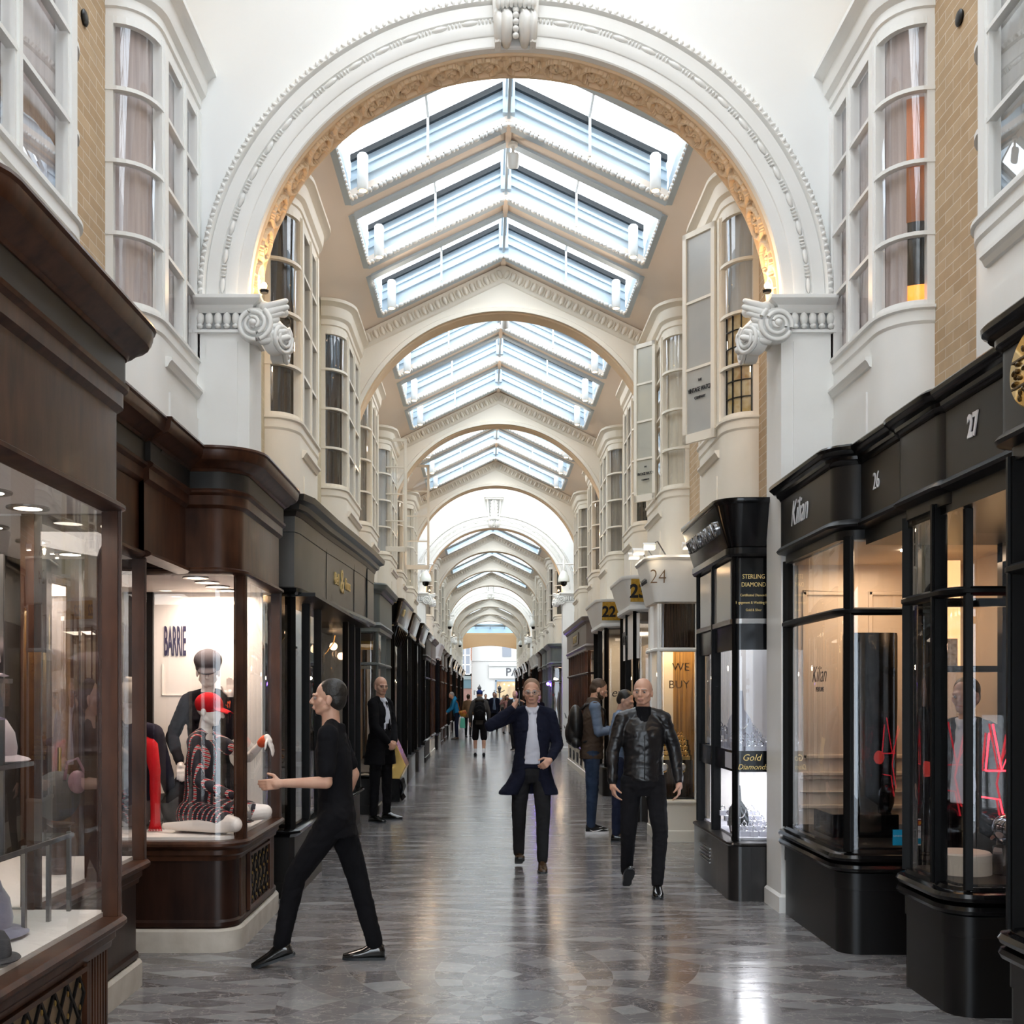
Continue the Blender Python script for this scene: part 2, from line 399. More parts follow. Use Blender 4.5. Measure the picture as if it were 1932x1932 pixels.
# ---- roof light prototype, built about y = 0 (near edge) with depth D
def make_skylight(D, loc, label):
    t = thing('roof_light', label, 'skylight', loc, group=None); ly = loc[1]
    def rail(mb, y0, y1, h0, h1):   # bar that follows the pitch, from height h0 to h1 above the ceiling plane
        for s in (-1, 1):
            mb.add([W(s, d, y, roofz(d)+h) for d in (0, SKW) for y in (y0, y1) for h in (h0, h1)], [(0, 1, 3, 2), (4, 6, 7, 5), (0, 4, 5, 1), (2, 3, 7, 6), (0, 2, 6, 4), (1, 5, 7, 3)])
    f = MB()
    for (y0, dy) in ((D, 1), (0, -1)):      # stepped end walls of the well
        for h0, h1, o in ((-.03, .06, .0), (.06, .16, .03), (.16, .19, .0), (.19, .27, .04), (.27, .30, .02), (.30, .45, .06)):
            ya, yb = sorted((ly+y0+dy*o, ly+y0+dy*.12)); rail(f, ya, yb, h0, h1)
    for s in (-1, 1):                       # side walls of the well
        z = roofz(SKW)
        for h0, h1, o in ((-.03, .08, 0), (.08, .24, .03), (.24, .45, .06)):
            xa, xb = sorted((X0+s*(SKW+o), X0+s*(SKW+.13)))
            f.box((xa, ly-.1, z+h0), (xb, ly+D+.1, z+h1))
    f.build('well_frame', BLUEW, t)
    r = MB(); r.box((X0-.035, ly+.0, 7.56), (X0+.035, ly+D, 7.70)); r.box((X0-.015, ly, 7.36), (X0+.015, ly+D, 7.46)); r.box((X0-.06, ly+D-.06, 7.40), (X0+.06, ly+D+.01, 7.72)); r.build('ridge_bar', BLUEW, t)
    bl = MB()
    for ya in (ly+D-.01, ly-.04): rail(bl, ya, ya+.05, .365, .425)
    bl.build('black_seal', BLKRUB, t)
    gb = MB()
    for s in (-1, 1):
        d = .80; p = W(s, d, ly-.02, roofz(d)+.42); q = W(s, d, ly+D+.02, roofz(d)+.42); gb.tube([p, q], .016, 6)
        gb.tube([W(s, d, ly+D-.03, roofz(d)+.43), W(s, d, ly+D-.03, roofz(d)+.03)], .014, 6)
    gb.build('glazing_bar', WHITE, t)
    g = MB()
    for s in (-1, 1):
        g.add([W(s, 0, ly-.1, roofz(0)+.445), W(s, SKW+.1, ly-.1, roofz(SKW+.1)+.445), W(s, SKW+.1, ly+D+.1, roofz(SKW+.1)+.445), W(s, 0, ly+D+.1, roofz(0)+.445)], [(0, 1, 2, 3)])
    g.build('glazing', GLASS, t)
    b = MB()                                # bead and reel round the lower edge
    n = 44
    for s in (-1, 1):
        for i in range(n):
            d = SKW*(i+.5)/n; big = i % 4 < 2
            R = Matrix.Rotation(s*math.atan(.48), 3, 'Y')
            if i % 4 == 1: continue
            dd = SKW*(i+1)/n if big else d
            b.ball(W(s, dd, ly+D+.0, roofz(dd)-.014), (.042 if big else .024, .03, .026), R, 8, 5)
        for e in range(14):
            b.ball(W(s, SKW, ly+D*(e+.5)/14, roofz(SKW)-.01), (.02, .036 if e % 2 else .02, .02), None, 8, 5)
    b.build('bead_moulding', WHITE, t, smooth=180)
    return t
SKY1 = None; ORD = ['first', 'second', 'third', 'fourth', 'fifth', 'sixth', 'seventh', 'eighth', 'ninth', 'tenth', 'eleventh', 'twelfth', 'thirteenth']
PLACE = ['nearest', 'middle', 'farthest']
def archname(k): return 'front carved archway' if k == 0 else ORD[k]+' archway'
for k in REG:
    for j, (a, b) in enumerate(OPEN):
        lab = 'glazed white roof light, %s one just beyond the %s of the arcade' % (ORD[j], archname(k))
        Y = ARCHES[k]+a; D = 1.2
        if SKY1 is None: SKY1 = make_skylight(D, (X0, Y, 6.5), lab)
        else: dup(SKY1, (X0, Y, 6.5), lab)
# ---- cylinder spotlights in the roof light corners
def make_spot(loc, label):
    t = thing('spotlight', label, 'spotlight', loc); x, y, z = loc
    MB().lathe((x, y, z), [(.048, 0), (.055, .01), (.055, .34), (.04, .36)], 16).build('housing', WHITE, t, smooth=40)
    MB().lathe((x, y, z-.004), [(.036, 0), (.036, .006)], 14).build('lamp', LAMPW, t, smooth=40)
    MB().box((x-.012, y, z+.3), (x+.012, y+.2, z+.33)).build('bracket', WHITE, t)
    return t
sp = None
for k in (0, 1, 2):
    for j, (a, b) in enumerate(OPEN):
        for s in (-1, 1):
            Y = ARCHES[k]+a+1.2-.14; loc = (X0+s*1.43, Y, roofz(1.43)-.06)
            lab = 'white tube spotlight in the %s roof light past the %s, %s' % (ORD[j], archname(k), SIDE[s])
            sp = make_spot(loc, lab) if sp is None else dup(sp, loc, lab)
# ---- arches
def arc_pts(r, n=48): return [(r*cos(PI*i/n), ZC+r*sin(PI*i/n)) for i in range(n+1)]
def make_arch(k):
    Y = ARCHES[k]; big = k in BIG
    lab = {0: 'tall white plaster archway nearest, with carved mouldings and scrolled capitals', 4: 'white archway with keystone between the two dome cameras, half way down the arcade', 8: 'small distant white archway with keystone deep in the arcade'}.get(k, 'plain cream arch, %s archway counted down the arcade' % ORD[k])
    t = thing('archway', lab, 'archway', (X0, Y, 0)); wall = PLAS if big else PLASC
    zs_ = ZS[big]; mb = MB(); ap = [(a, ZC+(b-ZC)*zs_) for a, b in arc_pts(R_IN, 64)]
    dmax = 2.85 if big else 2.45
    for yy, top in ((Y, 8.6 if big else None), (Y+TH, None)):
        for (d0, z0), (d1, z1) in zip(ap, ap[1:]):
            t0 = top or roofz(d0)+.05; t1 = top or roofz(d1)+.05
            mb.add([(X0+d0, yy, z0), (X0+d1, yy, z1), (X0+d1, yy, t1), (X0+d0, yy, t0)], [(0, 1, 2, 3)])
        for s in (-1, 1):
            dm = dmax if top else 2.45
            zt = top or roofz(dm)
            mb.add([W(s, R_IN, yy, 0), W(s, dm, yy, 0), W(s, dm, yy, zt if top else roofz(dm)+.05), W(s, R_IN, yy, top or roofz(R_IN)+.05)], [(0, 1, 2, 3)])
    if big:
        for s in (-1, 1): mb.add([W(s, 2.45, Y+.01, 0), W(s, 2.45, Y+TH, 0), W(s, 2.45, Y+TH, 6.3), W(s, 2.45, Y+.01, 6.3)], [(0, 1, 2, 3)])
        mb.add([(X0-2.85, Y, 8.6), (X0+2.85, Y, 8.6), (X0+2.85, Y+TH, 8.6), (X0-2.85, Y+TH, 8.6)], [(0, 1, 2, 3)])
    mb.build('arch_wall', wall, t)
    for s in (-1, 1):   # jamb (inner face below the spring)
        mb = MB(); xa, xb = sorted((X0+s*R_IN, X0+s*(R_IN+.02))); mb.box((xa, Y, 0), (xb, Y+TH, ZC)); mb.build('pier', WHITE, t)
    # soffit
    mb = MB(); rows = []
    if big and k == 0:
        nu, nv = 760, 26
        for i in range(nu+1):
            th = PI*i/nu; row = []
            for j in range(nv+1):
                v = j/nv; y = Y+TH*v; e = abs(v-.5)*2
                h = 0
                if e > .86: h = .0
                elif e > .74: h = .012
                else:
                    q = th*R_IN/.30; c = q-math.floor(q)-.5; vv = (v-.5)/.37
                    rr = math.hypot(c*2.1, vv*1.05)
                    if rr < .95: h = .030 if rr > .74 else (-.012 if rr > .60 else .036*abs(cos(4*math.atan2(vv, c)+rr*3))*(1-rr*.5)-.008)
                    else: h = .018*abs(sin(q*2*PI*2)*cos(vv*5))+(.020 if abs(abs(vv)-abs(sin(q*PI))*.8) < .14 else -.012)
                r = R_IN-h; row.append((X0+r*cos(th), y, ZC+r*sin(th)*zs_))
            rows.append(row)
    else:
        nu = 96
        for i in range(nu+1):
            th = PI*i/nu; row = []
            for v, h in ((0, 0), (.12, 0), (.14, .012), (.24, .012), (.27, .002), (.73, .002), (.76, .012), (.86, .012), (.88, 0), (1, 0)):
                hh = h+(.012*abs(sin(th*34)) if .26 < v < .74 else 0); r = R_IN-hh; row.append((X0+r*cos(th), Y+TH*v, ZC+r*sin(th)*zs_))
            rows.append(row)
    mb.grid(rows); mb.build('soffit', SOFF, t, smooth=35, fix=False)
    # face mouldings, carried round the arch
    def ring(mb, prof, n=96):
        rows = []
        for i in range(n+1):
            th = PI*i/n; rows.append([(X0+r*cos(th), Y-o, ZC+(r-R_IN+R_IN*zs_)*sin(th)) for r, o in prof])
        mb.grid(rows, close_v=True)
    if big:
        mb = MB(); ring(mb, [(R_IN, -.01), (R_IN, .055), (2.05, .062), (2.125, .062), (2.13, .07), (2.14, .075), (2.215, .075), (2.22, .06), (2.262, .06), (2.27, .075), (2.36, .075), (2.365, .06), (2.44, .0), (2.44, -.01)])
        mb.build('archivolt', WHITE, t, smooth=30)
        mb = MB(); n = 30 if k == 0 else 20
        for i in range(n):
            th0 = PI*(i+.5)/n
            def at(a): return (X0+2.241*cos(a), Y-.066, ZC+(2.241-R_IN+R_IN*zs_)*sin(a))
            R = Matrix.Rotation(PI/2-th0, 3, 'Y')
            mb.ball(at(th0), (.062, .018, .020), R, 10, 6)
            for q in (-1.5, -.5, .5, 1.5): 
                a = th0+PI/n/2*2*.5+q*.0125; mb.ball(at(a), (.0095, .018, .021), Matrix.Rotation(PI/2-a, 3, 'Y'), 8, 5)
        mb.build('bead_and_reel', WHITE, t, smooth=180)
        mb = MB(); rows = []; n = 520 if k == 0 else 160
        for i in range(n+1):     # leaf moulding, scalloped
            th = PI*i/n; q = th*2.4/.098; c = abs(sin(q*PI)); w = .5+.5*c
            rows.append([(X0+r*cos(th), Y-o, ZC+(r-R_IN+R_IN*zs_)*sin(th)) for r, o in ((2.365, .0), (2.368, .07), (2.385, .085+.010*w), (2.405+.006*w, .088*(.86+.14*w)), (2.43, .055+.012*w), (2.445, .0))])
        mb.grid(rows); nb = 150 if k == 0 else 60
        for i in range(nb):
            a = PI*(i+.5)/nb; rr = 2.405-R_IN+R_IN*zs_; mb.ball((X0+2.405*cos(a), Y-.088, ZC+rr*sin(a)), (.016, .012, .024), Matrix.Rotation(PI/2-a+(.5 if i % 2 else -.5), 3, 'Y'), 7, 5)
        mb.build('leaf_moulding', WHITE, t, smooth=60)
        keystone(t, Y); 
        for s in (-1, 1): capital(t, Y, s)
    else:
        mb = MB(); ring(mb, [(R_IN, -.01), (R_IN, .028), (R_IN+.055, .032), (R_IN+.07, .0), (R_IN+.07, -.01)]); mb.build('archivolt', PLASC, t, smooth=30)
    if k not in (4, 8, 0):
        # egg and dart cornice under the pitched ceiling
        mb = MB(); n = 26
        for s in (-1, 1):
            R = Matrix.Rotation(s*math.atan(.48), 3, 'Y')
            mb.add([W(s, d, y, roofz(d)+h) for d in (0, 2.42) for y, h in ((Y, -.24), (Y-.03, -.22), (Y-.05, -.02), (Y, 0))], [(0, 1, 5, 4), (1, 2, 6, 5), (2, 3, 7, 6)])
            for i in range(n):
                d = 2.36*(i+.5)/n; z = roofz(d)-.125
                mb.ball(W(s, d, Y-.045, z), (.030, .035, .062), R, 10, 6)
                d2 = d+2.36/n/2; mb.ball(W(s, d2, Y-.045, roofz(d2)-.13), (.009, .022, .06), R, 6, 4)
        mb.build('egg_moulding', PLASC, t, smooth=60)
    return t
def keystone(t, Y):
    mb = MB(); z0, z1 = 6.60, 7.42
    def w(z): return .155+(z-z0)/(z1-z0)*.055
    for s in (-1, 1):     # tapering side flanges
        rows = []
        for z in (z0, 6.74, 7.0, 7.25, z1):
            a = w(z); o = .15+.10*(z-z0)/(z1-z0)
            rows.append([(X0+s*(a-.045), Y-.03, z), (X0+s*(a-.045), Y-o, z), (X0+s*(a-.03), Y-o-.012, z), (X0+s*a, Y-o, z), (X0+s*a, Y-.03, z)])
        mb.grid(rows, close_v=True, caps=True)
    mb.box((X0-.26, Y-.32, z1), (X0+.26, Y, z1+.05)); mb.box((X0-.29, Y-.36, z1+.05), (X0+.29, Y, z1+.10))
    mb.add([(X0-.12, Y-.05, z0), (X0+.12, Y-.05, z0), (X0+.17, Y-.14, z1), (X0-.17, Y-.14, z1)], [(0, 1, 2, 3)])
    mb.build('keystone', WHITE, t, smooth=30)
    mb = MB()             # fluted scroll foot with beads
    for x, r in ((-.13, .035), (-.07, .05), (.07, .05), (.13, .035)):
        mb.tube([(X0+x, Y-.06, 6.85), (X0+x, Y-.17, 6.82), (X0+x, Y-.21, 6.76), (X0+x, Y-.20, 6.70), (X0+x, Y-.14, 6.635), (X0+x, Y-.07, 6.615)], [r*.7, r, r, r, r*.9, r*.5], 10)
    for i in range(5):
        a = i/4; mb.ball((X0, Y-.22+.05*abs(a-.3), 6.81-.045*i), (.026, .026, .024), None, 10, 6)
    mb.build('scroll', WHITE, t, smooth=180)
    mb = MB()             # acanthus leaf
    for s in (-1, 1):
        for i in range(6):
            z = 6.86+i*.085; L = .135-.008*i
            for q in (.35, .7, 1.05):
                e = (X0+s*L*sin(q)*1.05, Y-.20-.02*i+.03*q, z+.10*cos(q)); st = (X0+s*.012, Y-.16-.015*i, z-.02)
                mb.cap(st, e, .016, .024, 8)
    for i in range(9): mb.ball((X0+(i-4)*.033, Y-.23, 6.865-abs(i-4)*.004), (.022, .035, .045), None, 8, 6)
    mb.cap((X0, Y-.17, 6.88), (X0, Y-.22, 7.40), .02, .02, 8)
    mb.build('acanthus_leaf', WHITE, t, smooth=180)
def capital(t, Y, s):
    c = bpy.data.objects.new('capital', None); COL.objects.link(c); c.parent = t; c.location = Vector(W(s, 2.04, Y, 4.2))-Vector(t.location)
    P = plan_pier(Y)
    mb = MB()
    sweep(mb, s, P, [(0, 4.58), (.02, 4.60), (.035, 4.615), (.04, 4.63), (.085, 4.65), (.10, 4.665), (.10, 4.69), (.075, 4.70), (0, 4.70)])
    sweep(mb, s, P, [(0, 4.42), (.03, 4.425), (.03, 4.445), (.015, 4.45), (0, 4.45)])
    mb.build('abacus', WHITE, c, smooth=30)
    mb = MB()
    L = plen(P); n = 12
    for i in range(n):    # carved frieze of leaves between abacus and necking
        q = along(P, (i+.5)/n*.96); oo = offset([q, (q[0], q[1]+.01)], 0)
        mb.ball(W(s, q[0], q[1]-.0, 4.535), (.032, .032, .052), None, 10, 6)
        mb.ball(W(s, q[0], q[1]-.012, 4.475), (.026, .028, .02), None, 8, 5)
    mb.build('carved_frieze', WHITE, c, smooth=180)
    for cen, ang, rad in (((1.985, Y-.12), 0, .135), ((1.80, Y-.02), 62, .12), ((1.84, Y+.33), 90, .11)):
        mb = MB(); R = Matrix.Rotation(math.radians(-s*ang), 3, 'Z'); z = 4.475 if ang == 0 else (4.40 if ang == 62 else 4.42); C = Vector(W(s, cen[0], cen[1], z))
        pts = []; rs = []
        for i in range(70):
            a = i/69*2.6*2*PI; r = rad*(1-i/69*.86); pts.append(C+R @ Vector((s*r*cos(a+2.2), -.012-.035*(i/69), r*sin(a+2.2)))); rs.append(.019*(1-i/69*.45))
        mb.tube(pts, rs, 8)
        mb.ball(C+R @ Vector((0, -.05, 0)), .028, None, 10, 8)
        mb.lathe(C+R @ Vector((0, .05, 0)), [(rad*.96, -.045), (rad*.99, 0), (rad*.96, .05)], 20, R @ Matrix.Rotation(PI/2, 3, 'X'))
        mb.build('volute', WHITE, c, smooth=50)
    mb = MB()
    for i in range(7):
        a = i/6; mb.cap(W(s, 1.92-.03*sin(a*9), Y-.10, 4.36+.25*a), W(s, 1.78-.04*cos(a*7), Y-.05-.05*a, 4.40+.26*a), .035, .022, 8)
    mb.cap(W(s, 1.93, Y-.05, 4.62), W(s, 1.78, Y-.02, 4.60), .06, .04, 8); mb.cap(W(s, 1.95, Y+.02, 4.55), W(s, 1.84, Y+.3, 4.50), .1, .08, 10)
    mb.build('acanthus_leaf', WHITE, c, smooth=180)
    mb = MB(); mb.lathe(W(s, 1.90, Y-.16, 4.70), [(.03, 0), (.035, .02), (.02, .03)], 10); mb.build('lamp_base', BLACKM, c)
    MB().ball(W(s, 1.90, Y-.16, 4.755), (.022, .022, .026), None, 10, 8).build('uplight_bulb', LAMPW, c, smooth=180)
def plan_pier(Y): return [(2.44, Y-.07), (2.03, Y-.07), (2.03, Y+TH)]
for k in range(12): make_arch(k)
# pier facings of the carved archways below the capitals
for k in BIG:
    Y = ARCHES[k]
    for s in (-1, 1):
        mb = MB(); P = plan_pier(Y)
        sweep(mb, s, P, [(-.02, 0), (.02, 0), (.02, .12), (0, .14), (0, 4.42), (-.02, 4.42)])
        sweep(mb, s, [(2.36, Y-.07), (2.12, Y-.07)], [(0, .2), (.012, .2), (.012, 4.36), (0, 4.36)])
        mb.build('trim_2', WHITE, kind='structure')
# ---- tall sections: roof lanterns
for k in (-1, 3, 7):
    a, b = sec_range(k); t = thing('roof_lantern', 'high glazed lantern roof over the tall bay before the %s' % archname(k+1), 'skylight', (X0, a, 8.6))
    n = max(3, int((b-a)/1.1)); f = MB(); gl = MB(); so = MB()
    for i in range(n+1):
        y = a+(b-a)*i/n
        for s in (-1, 1): f.tube([W(s, 2.85, y, 8.6), W(s, 0, y, 9.7)], .035, 4)
    f.box((X0-.05, a, 9.65), (X0+.05, b, 9.78))
    for s in (-1, 1):
        xa, xb = sorted((X0+s*2.7, X0+s*2.9)); f.box((xa, a, 8.5), (xb, b, 8.66))
        gl.add([W(s, 1.35, a, 9.2), W(s, 1.35, b, 9.2), W(s, 0, b, 9.72), W(s, 0, a, 9.72)], [(0, 1, 2, 3)]); so.add([W(s, 2.85, a, 8.62), W(s, 2.85, b, 8.62), W(s, 1.35, b, 9.2), W(s, 1.35, a, 9.2)], [(0, 1, 2, 3)])  # unseen solid slopes added to cut daylight into the tall bays
    f.build('glazing_frame', WHITE, t); gl.build('glazing', GLASS, t); so.build('light_blocking_slope', PLAS, t, solid=.05)
mb = MB(); mb.box((-5, -4.1, 3.4), (5.4, -4, 10)); mb.build('wall_back', PLAS, kind='structure')
# ---- last glazed stretch, closing beam
for s in (-1, 1):
    xa, xb = sorted((X0+s*2.3, X0+s*2.5)); MB().box((xa, 76, 6.2), (xb, 80, 6.5)).build('trim_3', BLUEW, kind='structure')
t = thing('end_skylight', 'pale blue glazed roof at the far mouth of the arcade', 'skylight', (X0, 76, 6.2))
f = MB(); g = MB()
for i in range(6): f.box((X0-2.4, 76+i*.8, 6.35-i*.06), (X0+2.4, 76.1+i*.8, 6.5-i*.06))
for i in range(5): f.box((X0-2+i, 76, 6.3), (X0-1.96+i, 80, 6.4))
g.add([(X0-2.4, 76, 6.55), (X0+2.4, 76, 6.55), (X0+2.4, 80.2, 6.3), (X0-2.4, 80.2, 6.3)], [(0, 1, 2, 3)])
f.build('glazing_frame', BLUEW, t); g.build('glazing', mat_glass('blue_tinted_roof_glass', (.7, .85, .95)), t)
mb = MB(); n = 24; Y = 79.6
pts = [(X0-2.45, Y, 6.35), (X0-2.45, Y, 4.9)]+[(X0-2.0+4.0*i/n, Y, 4.95+.27*sin(PI*i/n)) for i in range(n+1)]+[(X0+2.45, Y, 4.9), (X0+2.45, Y, 6.35)]
mb.poly(pts, (0, .4, 0)); tag(mb.build('entrance_beam', M('tan_painted_beam', (.66, .36, .17), .6)), 'tan painted segmental beam across the far mouth of the arcade', 'beam')
# ================================================================ bay windows
def bay_plan(L, abut, dW, dF, R=.30):
    p = [(dW, 0)]
    for i in range(1, 9):
        a = PI/2*i/8; p.append((dW-(dW-dF)*sin(a)**.85, R*(1-cos(a))))
    if abut: p.append((dF, L))
    else:
        for i in range(8, -1, -1):
            a = PI/2*i/8; p.append((dW-(dW-dF)*sin(a)**.85, L-R*(1-cos(a))))
    return p
CURT = {'pink': M('sheer_pinkish_curtain', (.36, .30, .29), .8, var=(.50, .43, .41), scale=9, stretch=(4, 4, .15)),
        'grey': M('grey_blind', (.42, .42, .40), .7, var=(.36, .36, .35), scale=2),
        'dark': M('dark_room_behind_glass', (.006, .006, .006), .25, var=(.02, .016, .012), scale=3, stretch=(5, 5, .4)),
        'orange': M('orange_lit_curtain', (.50, .24, .13), .8, var=(.26, .22, .2), scale=3, stretch=(6, 6, .2)),
        'cream': M('cream_blind', (.62, .56, .44), .7, var=(.52, .47, .38), scale=1.5),
        'beige': M('beige_room_behind_glass', (.28, .25, .2), .7, var=(.14, .12, .1), scale=3, stretch=(4, 4, .3))}
def make_bay(s, tall, abut, L, label, y):
    dW, dF = (2.72, 2.43) if tall else (2.17, 1.90)
    P = [(a, b+y) for a, b in bay_plan(L, abut, dW, dF)]
    t = thing('bay_window', label, 'bay window', (X0+s*dW, y, 3.2)); PT = WHITE if tall else CREAM
    z0, z1 = (4.22, 6.12) if tall else (4.12, 5.97)
    tot = plen(P); lr = sum(dist2(a, b) for a, b in zip(P[:9], P[1:9]))
    mb = MB(); sweep(mb, s, P, [(-.06, 3.2), (0, 3.2), (0, z0-.12), (.012, z0-.10), (.012, z0-.03), (.03, z0-.02), (.03, z0), (-.06, z0)])
    mb.build('apron', PT, t, smooth=30)
    mb = MB(); fp = [(dF, y+.36), (dF, y+L-(.0 if abut else .36))]
    sweep(mb, s, fp, [(0, z0-.30), (.015, z0-.295), (.03, z0-.265), (.045, z0-.25), (.045, z0-.23), (0, z0-.225)])
    sweep(mb, s, [(dF, fp[0][1]+.08), (dF, fp[1][1]-.08)], band(0, .012, 3.35, z0-.45))
    mb.build('sill_moulding', PT, t)
    mb = MB(); sweep(mb, s, P, [(-.05, z1), (0, z1), (0, z1+.05), (.015, z1+.06), (.015, z1+.12), (.05, z1+.15), (.06, z1+.19), (.065, z1+.26), (.10, z1+.29), (.13, z1+.30), (.13, z1+.335), (.10, z1+.35), (-.05, z1+.35)])
    top = offset(P, 0); mb.add([W(s, a, b, z1+.34) for a, b in top]+[W(s, dW+.03, P[-1][1], z1+.34), W(s, dW+.03, P[0][1], z1+.34)], [tuple(range(len(top)+2))])
    mb.build('cornice', PT, t, smooth=35)
    # frame posts and rails
    mb = MB(); fl = tot-lr*(1 if abut else 2); posts = [(0, .05), (lr-.03, lr+.09), (lr+.09+(fl-.12)/2-.03, lr+.09+(fl-.12)/2+.05)]
    if abut: posts.append((tot-.09, tot))
    else: posts += [(tot-lr-.09, tot-lr+.03), (tot-.05, tot)]
    for a, b in posts:
        pp = sub(P, max(a, 0), b); sweep(mb, s, pp, band(-.06, .006, z0, z1))
        if b-a > .06: sweep(mb, s, sub(P, a+.02, b-.02), band(0, .02, z0, z1))
    sweep(mb, s, P, band(-.045, .0, z1-.045, z1)); sweep(mb, s, P, band(-.045, .0, z0, z0+.04))
    mb.build('frame', PT, t)
    mb = MB()
    for i in (1, 2, 3):
        z = z0+(z1-z0)*i/4; sweep(mb, s, P, band(-.035, .012, z-.013, z+.013))
    mb.build('glazing_bars', PT, t)
    g = MB(); sweep(g, s, P, [(-.02, z0), (-.02, z1)], close=False); g.build('glazing', GLASSD, t, smooth=180)
    c = MB(); Q = offset(P, -.07); Q = [q for q in Q]
    rows = []
    n = 60
    for i in range(n+1):
        q = along(Q, i/n); w = .006*sin(i*1.9)
        rows.append([W(s, q[0]+w, q[1], z0), W(s, q[0]+w, q[1], z1)])
    c.grid(rows); co = c.build('curtain', CURT['pink'], t, smooth=180)
    return t
def set_curt(t, m, slot='curtain'):
    for c in t.children:
        if c.name.startswith(slot):
            c.material_slots[0].link = 'OBJECT'; c.material_slots[0].material = m
proto = {}
def bay(s, k, ab, y, L, curt, label):
    tall = k in (-1, 3, 7); key = (s, tall, ab, round(L, 2))
    if key not in proto: t = proto[key] = make_bay(s, tall, ab, L, label, y)
    else: t = dup(proto[key], (proto[key].location.x, y, 3.2), label)
    set_curt(t, CURT[curt]); return t
BAYS = {}
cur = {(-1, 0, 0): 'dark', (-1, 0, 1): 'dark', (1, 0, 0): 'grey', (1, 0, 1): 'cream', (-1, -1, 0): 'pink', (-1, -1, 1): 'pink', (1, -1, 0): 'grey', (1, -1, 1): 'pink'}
CL = {'pink': 'pinkish curtains', 'grey': 'grey blinds', 'dark': 'dark panes', 'orange': 'orange-lit curtain', 'cream': 'cream blinds', 'beige': 'beige interior'}
for k in range(-1, 12):
    base = ARCHES[k] if k >= 0 else 2.47
    for s in (-1, 1):
        for j in (0, 1):
            tall = k in (-1, 3, 7)
            if k == -1: y, L, ab = ((4.15, 2.1, False), (7.30, 1.27, True))[j]
            else: y, L, ab = ((base+1.2, 1.56, False), (base+4.54, 1.56, True))[j]
            if k == 11 and j == 1: continue
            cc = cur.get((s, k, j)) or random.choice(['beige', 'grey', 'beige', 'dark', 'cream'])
            wh = 'before the front carved archway' if k < 0 else 'just past the '+archname(k)
            lab = '%s bay window on the %s, %s of two %s, %s' % ('tall white' if k < 0 else 'cream', SIDE[s], ('nearer', 'farther')[j], wh, CL[cc])
            ws = lab.split()
            if len(ws) > 16: lab = 'bay window on %s, %s of two %s, %s' % (SIDE[s], ('nearer', 'farther')[j], wh.replace('of the arcade', ''), CL[cc].split()[0])
            BAYS[(s, k, j)] = bay(s, k, ab, y, L, cc, lab)
# lamp and orange drape behind one curved pane
bo = BAYS[(1, -1, 1)]; bo['label'] = 'tall white bay window on the perfume shop side beside the archway, orange drape and lamp inside'
Q = [(a, b+7.30) for a, b in bay_plan(1.27, True, 2.72, 2.43)]
for nm, z0, z1, m, t0, t1 in (('orange_drape', 4.80, 5.62, M('orange_drape', (.62, .20, .07), .7, var=(.45, .17, .08), scale=8, stretch=(6, 6, .2)), .02, .20), ('lamp_shade', 4.38, 4.80, BLACKM, .03, .19), ('lamp_glow', 4.24, 4.38, M('orange_lamp_glow', (1, .28, .03), .5, emit=1.1), .03, .19)):
    g = MB(); sweep(g, 1, sub(Q, t0, t1), [(-.058, z0), (-.058, z1)], close=False); g.build(nm, m, bo, smooth=180, solid=.004)
# stained glass in the lower part of one bay
P = [(a, b+ARCHES[0]+1.2) for a, b in bay_plan(1.56, False, 2.17, 1.90)]
g = MB(); q = sub(P, .06, .36); sweep(g, 1, q, [(-.03, 4.15), (-.03, 5.05)], close=False)
m_, nt_, b_ = base_nt('amber_leaded_glass'); co = coords(nt_); n_ = noise(nt_, co, 9, 2)
nt_.links.new(ramp(nt_, n_, [(.3, (.42, .30, .10)), (.5, (.55, .45, .26)), (.7, (.38, .22, .07))]), b_.inputs['Base Color']); b_.inputs['Roughness'].default_value = .25
bt = BAYS[(1, 0, 0)]; g.build('stained_glass', m_, bt, smooth=180)
g = MB()
for i in range(4): 
    e = sub(P, .06+.10*i-.004, .06+.10*i+.004) if i else sub(P, .06, .07); sweep(g, 1, e, band(-.032, -.015, 4.15, 5.05))
for i in range(7): sweep(g, 1, q, band(-.032, -.015, 4.15+.15*i-.004, 4.15+.15*i+.004))
g.build('lead_cames', BLACKM, bt)
# ---- little black uplighters standing on bay cornices
up = None
for k in (0, 1, 2):
    for s in (-1, 1):
        loc = W(s, 1.90, ARCHES[k]+4.95, 6.31); lab = 'small black uplighter on a bay cornice under the ceiling, %s, just past the %s' % (SIDE[s], archname(k))
        if len(lab.split()) > 16: lab = 'small black uplighter on a bay cornice, %s, past the %s' % (SIDE[s], archname(k).replace('carved ', ''))
        if up is None:
            up = thing('uplighter', lab, 'lamp', loc); x, y, z = loc
            MB().box((x-.09, y-.03, z+.02), (x+.09, y+.03, z+.055)).build('lamp_head', BLACKM, up, bevel=.006)
            MB().box((x-.015, y-.015, z), (x+.015, y+.015, z+.03)).build('stand', BLACKM, up)
        else: dup(up, loc, lab)
        l = bpy.data.lights.new('ceiling_fill_spot', 'SPOT'); l.energy = 120; l.color = (1, .80, .62); l.spot_size = math.radians(66); l.spot_blend = 1; l.shadow_soft_size = .06  # warm spot added at the fixture to brighten the opposite ceiling
        o = bpy.data.objects.new('ceiling_fill_spot', l); COL.objects.link(o); p_ = Vector(W(s, 1.72, ARCHES[k]+4.9, 6.34)); o.location = p_
        o.rotation_euler = (Vector(W(-s, 1.2, ARCHES[k]+2.7, 6.95))-p_).to_track_quat('-Z', 'Y').to_euler()
